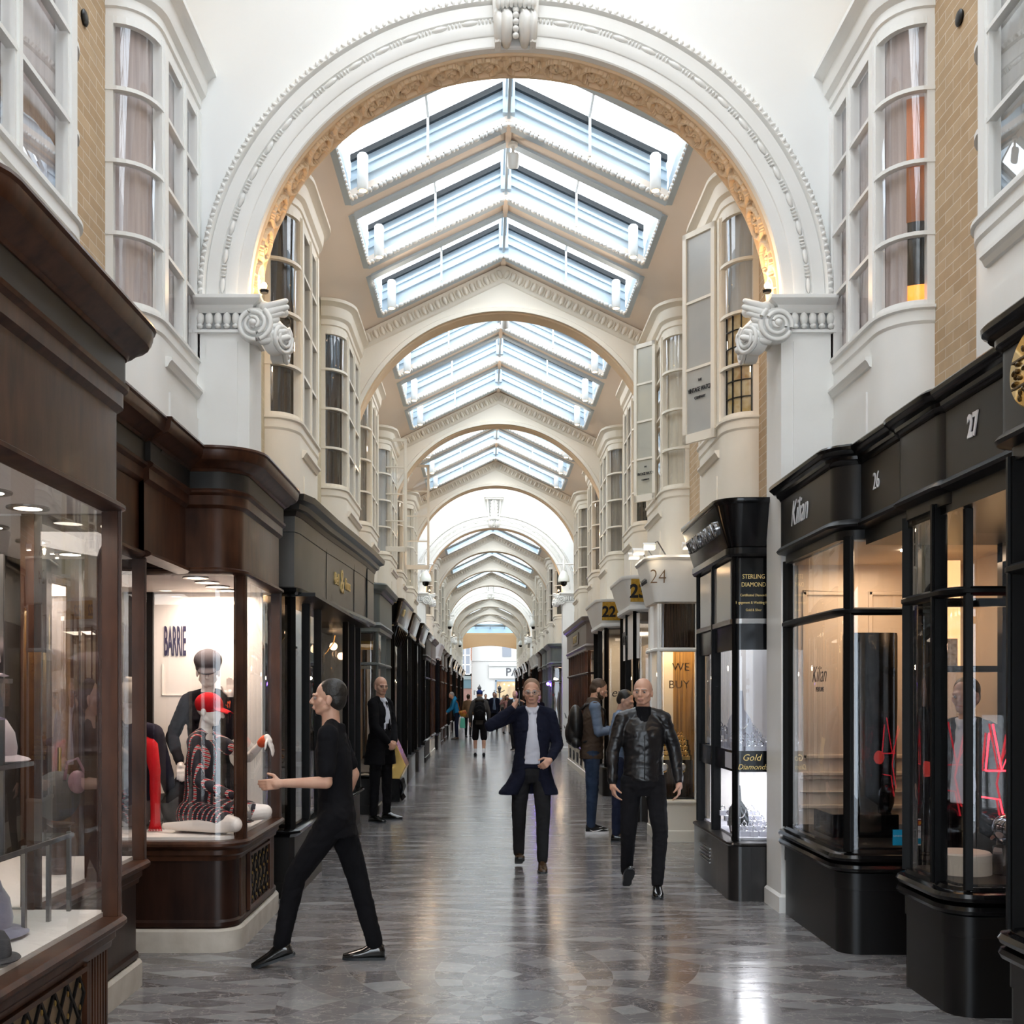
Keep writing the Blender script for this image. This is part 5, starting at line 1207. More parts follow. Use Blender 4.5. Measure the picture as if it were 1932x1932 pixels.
for x, w, h, m, lab in ((3.02, .10, .15, M('khaki_box', (.35, .25, .10), .4), 'khaki perfume box with black motif on the lit niche shelf'), (3.115, .03, .11, BLACK, 'small black perfume bottle on the lit niche shelf'), (3.18, .10, .19, M('fretwork_box', (.55, .40, .22), .5, var=(.2, .13, .06), scale=40), 'pale fretwork perfume box, tallest on the lit niche shelf')):
    t = thing('perfume_box', lab, 'perfume', (x, 7.65, 1.86)); MB().box((x-w/2, 7.63, 1.86), (x+w/2, 7.68, 1.86+h)).build('body', m, t, bevel=.003)
    if w < .05: MB().box((x-.006, 7.65, 1.86+h), (x+.006, 7.66, 1.86+h+.03)).build('cap', BLACK, t)
point('shop_interior_light', (3.25, 7.0, 2.15), 2.2, (1, .6, .3), .1)
t = thing('card_stickers', 'small card-payment stickers low on the curved perfume shop window', 'sticker', (2.7, 7.13, .75))
BL = M('sticker_blue', (.0, .28, .50), .5); WH = M('sticker_white', (.8, .8, .8), .5)
y = 7.125
for nm, a, b, z0, z1, m in (('payment_sticker', 2.60, 2.675, .70, .80, BL), ('payment_sticker', 2.675, 2.73, .70, .80, WH), ('payment_sticker', 2.733, 2.795, .70, .87, WH)): MB().box((a, y, z0), (b, y+.002, z1)).build(nm, m, t)
MB().box((2.69, y-.002, .72), (2.715, y, .745)).build('blue_square', BL, t); MB().box((2.75, y-.002, .71), (2.78, y, .745)).build('blue_square', BL, t)
MB().box((2.737, y-.002, .825), (2.79, y, .865)).build('red_square', M('sticker_dark_red', (.25, .02, .02), .5), t)
mb = MB(); mb.lathe((2.755, y-.003, .845), [(.012, 0), (.012, .001)], 14, Matrix.Rotation(PI/2, 3, 'X')); mb.build('red_disc', M('sticker_red', (.7, .02, .01), .5), t); mb = MB(); mb.lathe((2.770, y-.003, .845), [(.012, 0), (.012, .001)], 14, Matrix.Rotation(PI/2, 3, 'X')); mb.build('orange_disc', M('sticker_orange', (.8, .3, .02), .5), t)
text(t, 'VISA', .022, (2.765, y-.003, .79), 0, TXTN, shear=.2, depth=.0005); text(t, 'LONDON', .015, (2.637, y-.003, .76), 0, TXTW, depth=.0005)
# ================================================================ people
def V3(*a): return Vector(a)
def unit(v): v = Vector(v); return v.normalized()
from mathutils import noise as NZ
WR = {'jacket': .007, 'overcoat': .006, 'trousers': .006, 't_shirt': .005, 'gilet': .009, 'shirt': .004, 'shirt_sleeves': .007, 'dress': .003, 'sweater': .004, 'shorts': .006}
def remesh(mb, name, mat, parent, vox, smooth_it=3):
    me = bpy.data.meshes.new(name); me.from_pydata([tuple(q) for q in mb.v], [], mb.f)
    bm = bmesh.new(); bm.from_mesh(me); bmesh.ops.recalc_face_normals(bm, faces=bm.faces); bm.to_mesh(me); bm.free()
    o = bpy.data.objects.new(name, me); COL.objects.link(o)
    md = o.modifiers.new('r', 'REMESH'); md.mode = 'VOXEL'; md.voxel_size = vox; md.use_smooth_shade = True
    if smooth_it: m2 = o.modifiers.new('s', 'SMOOTH'); m2.iterations = smooth_it; m2.factor = .5
    dg = bpy.context.evaluated_depsgraph_get(); dg.update(); ne = bpy.data.meshes.new_from_object(o.evaluated_get(dg)); o.modifiers.clear(); o.data = ne
    ne.materials.clear(); ne.materials.append(mat)
    if name in WR and vox < .012:
        A = WR[name]; sd = Vector((len(ne.vertices) % 17, 3, 1)); nr = [v.normal.copy() for v in ne.vertices]
        for v, n_ in zip(ne.vertices, nr):
            c = v.co; q = NZ.noise(Vector((c.x*9, c.y*9, c.z*16+4*NZ.noise(c*5)))+sd); q2 = 1-2*abs(NZ.noise(Vector((c.x*14, c.y*14, c.z*22))+sd))
            v.co = c+n_*A*(q*.8+q2*.5-.2)
    for p in ne.polygons: p.use_smooth = True
    ne.name = name; o.parent = parent; return o
def plain(mb, name, mat, parent, smooth=60):
    o = mb.build(name, mat, parent, smooth=smooth, world=False); return o
def loft(mb, P, sp, rings, seg=20, yaw=0, pw=1.0, fwd=None):
    """rings: (t, halfwidth, halfdepth, dx, dy) along the spine"""
    rows = []; cy, sy = cos(yaw), sin(yaw)
    for r in rings:
        t, a, b = r[:3]; dx, dy = (r[3:5] if len(r) > 3 else (0, 0)); c = P+sp*t; row = []
        for k in range(seg):
            q = 2*PI*k/seg; x = a*math.copysign(abs(cos(q))**pw, cos(q))+dx; y = b*math.copysign(abs(sin(q))**pw, sin(q))+dy
            row.append(tuple(c+V3(x*cy-y*sy, x*sy+y*cy, 0)))
        rows.append(row)
    mb.grid(rows, close_v=True, caps=True)
def hand(mb, w, f, n, side, s, curl=.35, thumb=1):
    """w wrist, f finger direction, n palm normal (towards what the palm faces), side = +1/-1 sets the thumb side"""
    f = unit(f); n = unit(n); n = (n-f*n.dot(f)).normalized(); t = f.cross(n).normalized()*side
    mb.cap(w, w+f*.035*s, .026*s, .030*s, 10)
    for q in (-.024, -.008, .008, .024): mb.cap(w+f*.03*s+t*q*s*.8, w+f*.088*s+t*q*s, .015*s, .0125*s, 8)
    for i, (q, L) in enumerate(((.027, .070), (.009, .080), (-.009, .074), (-.027, .058))):
        a = w+f*.088*s+t*q*s; d = f; c = curl*(1+.12*i)
        for j, k in enumerate((.45, .32, .23)):
            d = (d*cos(c)+n*sin(c)).normalized(); n2 = n
            b = a+d*L*k*s; mb.cap(a, b, (.0092-.0009*j)*s, (.0085-.0009*j)*s, 8); a = b
    a = w+f*.025*s+t*.022*s; d = (f*.55+t*.75+n*.25).normalized(); b = a+d*.040*s; mb.cap(a, b, .014*s, .0115*s, 8)
    d = (f*.85+t*.25+n*(.3+curl*.5)).normalized(); c = b+d*.030*s; mb.cap(b, c, .0112*s, .010*s, 8); mb.cap(c, c+(d+n*.3).normalized()*.022*s, .010*s, .008*s, 8)
SKIN = M('skin_fair', (.60, .36, .26), .5, var=(.55, .31, .22), scale=14, sss=.1); SKIN2 = M('skin_tan', (.42, .24, .16), .5, sss=.1); MANQ = M('mannequin_white', (.84, .76, .70), .3)
EYE_W = M('eye_white', (.36, .30, .28), .3); EYE_D = M('eye_dark', (.03, .02, .015), .1); LIP = M('lip', (.42, .18, .15), .5)
def head(mb, c, R, s, neck_from, female=False, blank=False):
    """all in head space: -y is the face"""
    def H(x, y, z): return c+R @ V3(x*s, y*s, z*s)
    mb.ball(H(0, .012, .032), (.076*s, .093*s, .088*s), R, 20, 14)
    mb.ball(H(0, -.014, -.025), (.062*s, .075*s, .085*s), R, 18, 12)
    mb.ball(H(0, -.040, -.073), (.040*s, .040*s, .034*s), R, 12, 8)
    mb.cap(H(-.045, .0, -.055), H(-.018, -.055, -.085), .024*s, .02*s, 10); mb.cap(H(.045, .0, -.055), H(.018, -.055, -.085), .024*s, .02*s, 10)
    mb.cap(H(0, -.086, .012), H(0, -.106, -.028), .010*s, .015*s, 10)
    if not blank:
        for q in (-1, 1):
            mb.cap(H(q*.014, -.092, .020), H(q*.05, -.076, .018), .011*s, .009*s, 8)
            mb.ball(H(q*.012, -.096, -.033), (.010*s, .010*s, .008*s), R, 8, 6)
            mb.cap(H(q*.05, -.045, -.015), H(q*.045, -.055, -.03), .022*s, .018*s, 8)
        mb.cap(H(-.020, -.088, -.058), H(.020, -.088, -.058), .0075*s, .0075*s, 8); mb.cap(H(-.016, -.087, -.067), H(.016, -.087, -.067), .008*s, .008*s, 8)
    for q in (-1, 1): mb.ball(H(q*.077, .012, -.012), (.009*s, .02*s, .033*s), R @ Matrix.Rotation(q*.25, 3, 'Z'), 10, 8)
    mb.cap(neck_from, H(0, .015, -.06), .058*s*(.85 if female else 1), .054*s*(.85 if female else 1), 16)
def person(label, x, y, yaw, H, pose, wear, vox=.008, z=0, name='person', cat='person', skin=None, blank=False, female=False):
    t = thing(name, label, cat, (x, y, z), math.radians(yaw)); s = H/1.8; sk = skin or SKIN
    leg = pose.get('legs', ((( .0, 0, -1), (0, .0, -1), 0), ((0, 0, -1), (0, 0, -1), 0))); th, sh = .435*s, .43*s
    hw = .095*s; P = V3(0, 0, 0)
    kn = []; an = []
    for q, (a, b, *_) in zip((-1, 1), leg):
        hpt = P+V3(q*hw, 0, -.02*s); k = hpt+unit(a)*th; kn.append((hpt, k)); an.append(k+unit(b)*sh)
    if 'pz' in pose: dz = pose['pz']
    else: dz = .085*s-min(a.z for a in an)
    P = P+V3(0, 0, dz); kn = [(a+V3(0, 0, dz), b+V3(0, 0, dz)) for a, b in kn]; an = [a+V3(0, 0, dz) for a in an]
    ln = pose.get('lean', (0, 0)); sp = unit((ln[0], ln[1], 1)); syaw = math.radians(pose.get('syaw', 0))
    SH = P+sp*.50*s; ax = V3(cos(syaw), sin(syaw), 0); fw = V3(sin(syaw), -cos(syaw), 0)
    sw = (.150 if female else .172)*s; sho = [SH-ax*sw, SH+ax*sw]
    hy, hp = pose.get('head', (0, 0)); hr = pose.get('roll', 0); NT = SH+sp*.07*s
    R = Matrix.Rotation(math.radians(hy), 3, 'Z') @ Matrix.Rotation(math.radians(hp), 3, 'X') @ Matrix.Rotation(math.radians(hr), 3, 'Y'); hc = NT+sp*.045*s+R @ V3(0, -.02*s, .105*s)
    # body
    B = MB()
    fm = .88 if female else 1
    bs = s*(.80 if wear.get('top') else 1)
    loft(B, P, sp, [(-.10*s, .10*bs, .08*bs), (-.03*s, .155*bs, .105*bs), (.03*s, .160*bs, .11*bs), (.15*s, .135*bs*fm, .095*bs), (.28*s, .150*bs*fm, .10*bs), (.40*s, .165*bs*fm, .095*bs), (.47*s, .15*bs*fm, .08*bs), (.53*s, .085*s, .062*s), (.58*s, .055*s, .055*s)], yaw=syaw)
    head(B, hc, R, s, NT-sp*.04*s, female, blank)
    AR = pose.get('arms', (((-.15, 0, -1), (0, -.1, -1)), ((.15, 0, -1), (0, -.1, -1)))); el = []; wr = []
    for q, sp0, A in zip((-1, 1), sho, AR):
        up, fo = unit(A[0]), unit(A[1]); e = sp0+up*.29*s; w = e+fo*.255*s; el.append(e); wr.append(w)
        B.ball(sp0, .050*s*fm, None, 12, 8); B.cap(sp0, e, .046*s*fm, .038*s*fm, 12); B.cap(e, w, .040*s*fm, .027*s*fm, 12)
        hd = A[2] if len(A) > 2 else fo; pn = A[3] if len(A) > 3 else (-q*1.0, 0, 0)
        hand(B, w+fo*.012*s, hd, pn, A[5] if len(A) > 5 else -q, s*fm, A[4] if len(A) > 4 else .35)
    for q, (h, k), a in zip((-1, 1), kn, an):
        B.cap(h, k, .085*s, .056*s, 14); B.cap(k, k+(a-k)*.35, .054*s, .056*s, 12); B.cap(k+(a-k)*.35, a, .056*s, .034*s, 12)
        if wear.get('bare_feet'): B.cap(a, a+V3(0, -.17*s, -.05*s) if not pose.get('feet') else a+Vector(pose['feet'][0 if q < 0 else 1])*s, .035*s, .022*s, 10)
    remesh(B, 'body', sk, t, vox*.75 if vox < .01 else vox, 2)
    if not blank and vox < .012:
        for q in (-1, 1):
            e = MB(); c = hc+R @ V3(q*.031*s, -.079*s, -.001*s); e.ball(c, .0112*s, None, 10, 8); plain(e, 'eye', EYE_W, t, 180)
            e = MB(); e.ball(c+R @ V3(0, -.0058*s, 0), .0066*s, None, 8, 6); plain(e, 'iris', EYE_D, t, 180)
        e = MB(); e.cap(hc+R @ V3(-.018*s, -.0935*s, -.0625*s), hc+R @ V3(.018*s, -.0935*s, -.0625*s), .0045*s, .0045*s, 8); plain(e, 'lips', LIP, t, 180)
    Hh = lambda a, b, c: hc+R @ V3(a*s, b*s, c*s)
    # hair
    if wear.get('hair'):
        m, kind = wear['hair']; h = MB()
        if kind == 'short': h.ball(Hh(0, .024, .044), (.081*s, .094*s, .088*s), R, 20, 14); h.ball(Hh(0, .05, .0), (.074*s, .065*s, .075*s), R, 16, 10)
        elif kind == 'stubble': h.ball(Hh(0, .034, .012), (.0785*s, .082*s, .082*s), R, 20, 14)
        elif kind == 'crop': h.ball(Hh(0, .022, .043), (.0815*s, .092*s, .090*s), R, 20, 14); h.ball(Hh(0, .038, .0), (.081*s, .072*s, .07*s), R, 20, 12)
        elif kind == 'long': h.ball(Hh(0, .022, .045), (.086*s, .098*s, .09*s), R, 20, 14); h.cap(Hh(-.06, .03, 0), Hh(-.07, .03, -.16), .035*s, .03*s); h.cap(Hh(.06, .03, 0), Hh(.07, .03, -.16), .035*s, .03*s); h.ball(Hh(0, .06, -.05), (.075*s, .05*s, .12*s), R)
        remesh(h, 'hair', m, t, max(vox, .008), 2)
    if wear.get('beard'):
        h = MB(); h.ball(Hh(0, -.028, -.070), (.058*s, .066*s, .044*s), R, 16, 10); h.cap(Hh(-.066, .0, -.03), Hh(-.05, -.03, -.07), .016*s, .02*s); h.cap(Hh(.066, .0, -.03), Hh(.05, -.03, -.07), .016*s, .02*s); remesh(h, 'beard', wear['beard'], t, max(vox, .008), 2)
    if wear.get('brows') and vox < .01:
        for q in (-1, 1): h = MB(); h.cap(Hh(q*.018, -.098, .022), Hh(q*.047, -.086, .022), .004*s, .003*s, 6); plain(h, 'eyebrow', wear['brows'], t, 180)
    if wear.get('glasses'):
        g = MB()
        for q in (-1, 1):
            g.tube([Hh(q*.033+.024*cos(a), -.104, -.002+.018*sin(a)) for a in [2*PI*k/14 for k in range(15)]], .0022*s, 5); g.tube([Hh(q*.057, -.104, .004), Hh(q*.083, .0, .004)], .002*s, 5)
        g.tube([Hh(-.01, -.106, .002), Hh(.01, -.106, .002)], .002*s, 5); plain(g, 'glasses', STEEL, t, 60)
    if wear.get('cap'):
        m, kind = wear['cap']; h = MB()
        if kind == 'baseball': h.ball(Hh(0, .012, .045), (.088*s, .104*s, .085*s), R, 22, 14); h.grid([[tuple(Hh(w*.078*math.sqrt(1-q*q*.55), -.06-q*.105, .040-q*.022-abs(w)**2*.016+dz)) for w in (-1, -.6, -.2, .2, .6, 1)]+[tuple(Hh(w*.078*math.sqrt(1-q*q*.55), -.06-q*.105, .032-q*.022-abs(w)**2*.016)) for w in (1, .6, .2, -.2, -.6, -1)] for q, dz in ((0, 0), (.35, 0), (.7, 0), (1, -.002))], close_v=True, caps=True)
        elif kind == 'baker': h.ball(Hh(0, .015, .082), (.103*s, .112*s, .085*s), R, 22, 14); h.lathe(Hh(0, .008, .01), [(.086*s, 0), (.091*s, .03*s), (.098*s, .065*s)], 22, R); h.ball(Hh(0, -.085, .020), (.07*s, .055*s, .016*s), R @ Matrix.Rotation(.35, 3, 'X'), 16, 8)
        elif kind == 'beanie':
            h.ball(Hh(0, .015, .055), (.090*s, .105*s, .095*s), R, 22, 14); h.lathe(Hh(0, .012, -.005), [(.088*s, 0), (.101*s, .005*s), (.103*s, .06*s), (.095*s, .065*s)], 24, R)
            for k in range(9): a = 2*PI*k/9; h.ball(Hh(.03*cos(a), .02+.03*sin(a), .145+.01*(k % 2)), (.022*s, .022*s, .022*s))
        remesh(h, 'hat' if kind != 'baseball' else 'cap', m, t, .007 if vox < .012 else vox, 1)
    # trousers / skirt
    if wear.get('legs'):
        m = wear['legs']; g = MB(); lw = wear.get('leg_w', 1.0)
        loft(g, P, sp, [(-.14*s, .12*s, .09*s), (-.06*s, .168*s, .118*s), (.0, .172*s, .120*s), (.08*s, .155*s, .112*s), (.13*s, .148*s, .108*s)], yaw=0)
        for (h, k), a in zip(kn, an):
            g.cap(h, k, .096*s*lw, .068*s*lw, 14)
            if wear.get('shorts'): g.cap(h, k, .10*s, .095*s, 14)
            else: g.cap(k, k+(a-k)*.95, .068*s*lw, .052*s*lw, 14)
        remesh(g, 'shorts' if wear.get('shorts') else 'trousers', m, t, vox, 3)
    # shoes
    if wear.get('shoes'):
        for i, (a, k) in enumerate(zip(an, [q[1] for q in kn])):
            L = leg[i]; fy = math.radians(L[2] if len(L) > 2 else 0); fp = math.radians(L[3] if len(L) > 3 else 0)
            RF = Matrix.Rotation(fy, 3, 'Z') @ Matrix.Rotation(fp, 3, 'X')
            def sec(yy, w, hgt, z0=0, n=14, m=1): return [tuple(a+RF @ V3(w*s*cos(2*PI*j/n)+m*.012*s*max(0, -yy-.05)*4, yy*s, (-.085+z0+hgt*(.5+.5*sin(2*PI*j/n)*(1 if sin(2*PI*j/n) > 0 else 1)))*s)) for j in range(n)]
            sg = -1 if i == 0 else 1
            g = MB(); g.grid([sec(.062, .022, .05, .01), sec(.055, .034, .085, .006), (sec(.02, .038, .115, .004)), sec(-.03, .039, .10, .004), sec(-.08, .043, .07, .004), sec(-.13, .046, .055, .004), sec(-.175, .040, .042, .004), sec(-.205, .02, .03, .006)], close_v=True, caps=True)
            plain(g, 'shoe', wear['shoes'], t, 60)
            g = MB(); so = [(.066, .026), (.03, .040), (-.03, .036), (-.08, .045), (-.13, .048), (-.18, .040), (-.208, .018)]
            pts = [a+RF @ V3(w*s, yy*s, -.085*s) for yy, w in so]+[a+RF @ V3(-w*s, yy*s, -.085*s) for yy, w in so[::-1]]
            g.poly([tuple(p) for p in pts], tuple(RF @ V3(0, 0, .018*s if not wear.get('sole') else .03*s))); plain(g, 'sole', wear.get('sole', BLKRUB), t, 30)
            if wear.get('sole'):
                g = MB(); q = .041; g.tube([a+RF @ V3(d*q*s, yy*s, zz*s) for d in (1,) for yy, zz in ((.02, -.035), (-.02, -.052), (-.05, -.05), (-.13, -.028))], [.002*s, .006*s, .008*s, .002*s], 6); g.tube([a+RF @ V3(-q*s, yy*s, zz*s) for yy, zz in ((.02, -.035), (-.02, -.052), (-.05, -.05), (-.13, -.028))], [.002*s, .006*s, .008*s, .002*s], 6); plain(g, 'shoe_stripe', TXTW, t)
            if wear.get('socks'):
                g = MB(); g.cap(a-V3(0, 0, .02*s), a+(k-a)*.28, .040*s, .044*s, 12); plain(g, 'sock', wear['socks'], t, 180)
    # shirt front (shows in the opening of a jacket)
    if wear.get('shirt'):
        g = MB(); lo = wear.get('shirt_low', .04)*s
        loft(g, P, sp, [(lo, .088*s, .060*s, 0, -.076*s), (.15*s, .080*s, .06*s, 0, -.072*s), (.28*s, .068*s, .065*s, 0, -.072*s), (.40*s, .060*s, .06*s, 0, -.068*s), (.48*s, .058*s, .05*s, 0, -.05*s), (.535*s, .066*s, .066*s, 0, -.004*s), (.575*s, .064*s, .064*s, 0, 0)], yaw=syaw)
        if wear.get('collar', True):
            for q in (-1, 1): g.cap(NT+V3(q*.055*s, -.02*s, .005*s), NT+V3(q*.022*s, -.085*s, -.045*s), .016*s, .014*s, 8)
        remesh(g, 'shirt', wear['shirt'], t, vox, 2)
    if wear.get('belt'):
        g = MB(); loft(g, P, sp, [(.075*s, .160*s, .118*s), (.11*s, .156*s, .115*s)]); plain(g, 'belt', wear['belt'], t, 60); g = MB(); c = P+sp*.092*s; g.box(c+V3(-.02*s, -.127*s, -.015*s), c+V3(.02*s, -.117*s, .015*s)); plain(g, 'buckle', STEEL, t)
    if wear.get('tie'):
        g = MB(); g.cap(NT+V3(0, -.085*s, -.05*s), P+sp*.2*s+V3(0, -.135*s, 0), .014*s, .022*s, 8); plain(g, 'tie', wear['tie'], t, 180)
    # upper garment
    if wear.get('top'):
        m, kind = wear['top']; g = MB(); k = {'jacket': 1.0, 'tee': .93, 'coat': 1.03, 'gilet': 1.1, 'dress': .95, 'sweater': .97}[kind]*(fm if female else 1)
        hem = wear.get('hem', -.06)*s; gap = bool(wear.get('shirt')) and kind in ('jacket', 'coat')
        sh_b = .008*s if gap else 0
        loft(g, P, sp, [(min(hem, .02*s), .172*s*k, .125*s*k, 0, 0)]*(1 if kind != 'coat' else 1)+[(.04*s, .168*s*k, .122*s*k, 0, sh_b*.6), (.16*s, .158*s*k, .115*s*k, 0, sh_b), (.29*s, .172*s*k, .122*s*k, 0, sh_b), (.40*s, .182*s*k, .118*s*k, 0, sh_b), (.465*s, .172*s*k, .098*s*k, 0, sh_b*.6), (.51*s, .125*s*k, .082*s*k, 0, .010*s), (.545*s, .085*s, .074*s, 0, .014*s), (.565*s, .072*s, .070*s, 0, .014*s)], yaw=syaw, seg=28)
        for q, sp0 in zip((-1, 1), sho): g.cap(NT+V3(q*.045*s, .01*s, -.02*s), sp0+V3(0, 0, .012*s), .052*s*k, .056*s*k, 14)
        if kind == 'coat':
            lowz = wear['coat_low']*s
            for q, fl in zip((-1, 1), wear.get('flare', (.10, .04))):
                g_ = [(.12*s, .080*s, .110*s, q*.088*s, .01*s), (-.05*s, .088*s, .132*s, q*(.102*s), .01*s), (-.15*s, .092*s, .140*s, q*(.116*s+fl*.45*s), .012*s), (lowz+.03*s, .10*s, .145*s, q*(.126*s+fl*.9*s), .015*s), (lowz, .10*s, .145*s, q*(.128*s+fl*s), .015*s)]
                loft(g, P, V3(0, 0, 1), g_, seg=20)
            loft(g, P, V3(0, 0, 1), [(.05*s, .15*s, .06*s, 0, .075*s), (lowz, .17*s, .055*s, 0, .09*s)], seg=18)
        if kind != 'gilet':
            for q, sp0, e, w in zip((-1, 1), sho, el, wr):
                g.ball(sp0+V3(0, 0, -.004*s), .066*s*k, None, 12, 8)
                if kind == 'tee': g.cap(sp0, sp0+(e-sp0)*.75, .066*s, .058*s, 14)
                elif kind == 'dress' and wear.get('short_sleeve', (0, 0))[0 if q < 0 else 1]: g.cap(sp0, sp0+(e-sp0)*.4, .066*s, .06*s, 14)
                else: g.cap(sp0, e, .064*s*k, .055*s*k, 14); g.cap(e, e+(w-e)*.97, .057*s*k, .040*s*k if kind != 'sweater' else .036*s, 14)
        if kind in ('jacket', 'coat'):
            for q in (-1, 1): g.cap(NT+V3(q*.06*s, .02*s, .0), P+sp*.36*s+V3(q*.075*s, -.105*s, 0), .024*s, .016*s, 8)
        if kind == 'dress':
            for h, kk in kn: g.cap(h, h+(kk-h)*.72, .108*s, .086*s, 14)
        if wear.get('high_collar'): loft(g, P, sp, [(.50*s, .10*s, .085*s), (.60*s, .075*s, .075*s), (.615*s, .06*s, .06*s)])
        if wear.get('hood'): g.ball(NT+V3(0, .075*s, .0), (.12*s, .075*s, .07*s), None, 14, 10); g.ball(NT+V3(0, .05*s, .05*s), (.09*s, .07*s, .05*s), None, 14, 10)
        remesh(g, {'tee': 't_shirt', 'coat': 'overcoat'}.get(kind, kind), m, t, vox, 8)
        if kind == 'jacket' and wear.get('zip'):
            g = MB(); g.tube([P+sp*q*s+V3(0, -(.128 if q < .3 else .122)*s, 0) for q in (0, .1, .2, .3, .36)], .004*s, 6); plain(g, 'zip', BLACKM, t)
    if wear.get('sleeves'):
        g = MB()
        for sp0, e, w in zip(sho, el, wr): g.ball(sp0, .072*s, None, 12, 8); g.cap(sp0, e, .064*s, .055*s, 14); g.cap(e, e+(w-e)*.96, .055*s, .038*s, 14)
        remesh(g, 'shirt_sleeves', wear['sleeves'], t, vox, 3)
    if wear.get('roll_neck'): g = MB(); loft(g, P, sp, [(.44*s, .09*s, .07*s, 0, -.035*s), (.52*s, .072*s, .072*s, 0, -.01*s), (.60*s, .066*s, .066*s, 0, -.006*s), (.605*s, .05*s, .05*s)]); remesh(g, 'roll_neck', wear['roll_neck'], t, vox, 2)
    if wear.get('cuffs'):
        for i, m in wear['cuffs']: g = MB(); d = unit(wr[i]-el[i]); g.cap(wr[i]-d*.06*s, wr[i]-d*.02*s, .036*s, .034*s, 12); plain(g, 'wristband', m, t, 180)
    t['joints'] = 1
    del t['joints']
    return t, dict(P=P, sp=sp, SH=SH, NT=NT, hc=hc, R=R, wr=wr, el=el, s=s, sho=sho)
def to_world(t, v): return t.matrix_basis @ Vector(v)
def backpack(label, t, J, mat, x=0):
    """a bag carried on the back of person t"""
    s = J['s']; c = J['P']+J['sp']*.27*s+V3(0, .20*s, 0)
    b = thing('backpack', label, 'backpack', tuple(t.matrix_basis @ c), t.rotation_euler.z); c0 = V3(0, 0, 0)
    g = MB(); g.ball(c0+V3(0, 0, .02*s), (.155*s, .095*s, .24*s), None, 20, 14); g.ball(c0+V3(0, .045*s, -.07*s), (.13*s, .08*s, .15*s), None, 18, 12); g.cap(c0+V3(-.1*s, 0, -.19*s), c0+V3(.1*s, 0, -.19*s), .06*s, .06*s)
    remesh(g, 'bag', mat, b, .009, 3)
    for q in (-1, 1):
        g = MB(); g.tube([c0+V3(q*.09*s, -.07*s, .20*s), c0+V3(q*.115*s, -.13*s, .265*s), c0+V3(q*.12*s, -.22*s, .275*s), c0+V3(q*.125*s, -.325*s, .20*s), c0+V3(q*.135*s, -.345*s, .05*s), c0+V3(q*.16*s, -.27*s, -.10*s), c0+V3(q*.13*s, -.08*s, -.18*s)], .014*s, 8); plain(g, 'strap', mat, b, 180)
    g = MB(); g.tube([c0+V3(-.11*s, .105*s, .1*s), c0+V3(0, .125*s, .16*s), c0+V3(.11*s, .105*s, .1*s)], .004*s, 5); g.tube([c0+V3(-.1*s, .12*s, -.02*s), c0+V3(0, .135*s, .02*s), c0+V3(.1*s, .12*s, -.02*s)], .004*s, 5); plain(g, 'zip', BLACKM, b)
    return b
def cloth(name, c, c2=None, rough=.9, b=.35, sheen=0, sc=6): return M(name, c, rough, var=c2 or tuple(q*.7 for q in c), scale=sc, bmp=b, bscale=9, spec=.15)
NAVYW = cloth('navy_wool', (.010, .012, .026)); CHAR = cloth('charcoal_cloth', (.022, .022, .024)); BLKC = cloth('black_cloth', (.007, .007, .009)); WSH = cloth('white_cotton_shirt', (.62, .64, .72), (.55, .57, .66), b=.4)
LEATH = M('black_leather', (.008, .008, .0095), .33, bmp=.4, bscale=16, spec=.5); JEAN = cloth('blue_denim', (.035, .055, .10), (.018, .03, .06)); BJEAN = cloth('black_denim', (.014, .014, .017)); DENS = cloth('washed_denim_shirt', (.16, .21, .30), (.11, .15, .22)); GIL = cloth('brown_gilet', (.085, .058, .042), (.05, .034, .025), b=.6)
BRSH = M('polished_brown_leather', (.06, .035, .02), .25); BLSH = M('polished_black_leather', (.008, .008, .008), .12, coat=.5); HBR = M('brown_hair', (.06, .035, .02), .6, bmp=.4, bscale=60); HDK = M('dark_hair', (.012, .01, .008), .5, bmp=.4, bscale=60); HGR = M('grey_hair', (.32, .30, .28), .7, bmp=.4, bscale=60)
STB = M('shaved_stubble', (.38, .24, .18), .6)
# man with phone
t, J = person('walking man in open navy overcoat and white shirt, phone held to his face', .43, 10.63, 2, 1.81,
    dict(legs=(((-.05, .10, -1), (.02, .42, -1), 0, -18), ((.02, -.16, -1), (-.02, -.02, -1), -4, 0)), lean=(0, -.03), head=(-6, 2), arms=(((-.72, -.50, -.30), (.80, -.05, .62), (.45, .25, .85), (1, .3, 0), 1.0), ((.28, .10, -1), (-.30, -.75, -.45), (-.6, -.5, -.5), (-.3, .6, -.2), .9))),
    dict(top=(NAVYW, 'coat'), coat_low=-.25, flare=(.09, .03), hem=.0, shirt=WSH, legs=CHAR, shoes=BRSH, belt=BRSH, hair=(M('light_brown_hair', (.20, .12, .075), .7), 'crop'), glasses=1, brows=HBR), vox=.0075)
w = J['wr'][0]; ph = thing('phone', 'dark mobile phone held up by the man in the navy overcoat', 'phone', tuple(t.matrix_basis @ (w+V3(.07, -.03, .10))), 0)
MB().box((-.01, -.037, -.07), (.0, .037, .07)).build('body', BLACK, ph, world=False, bevel=.003)
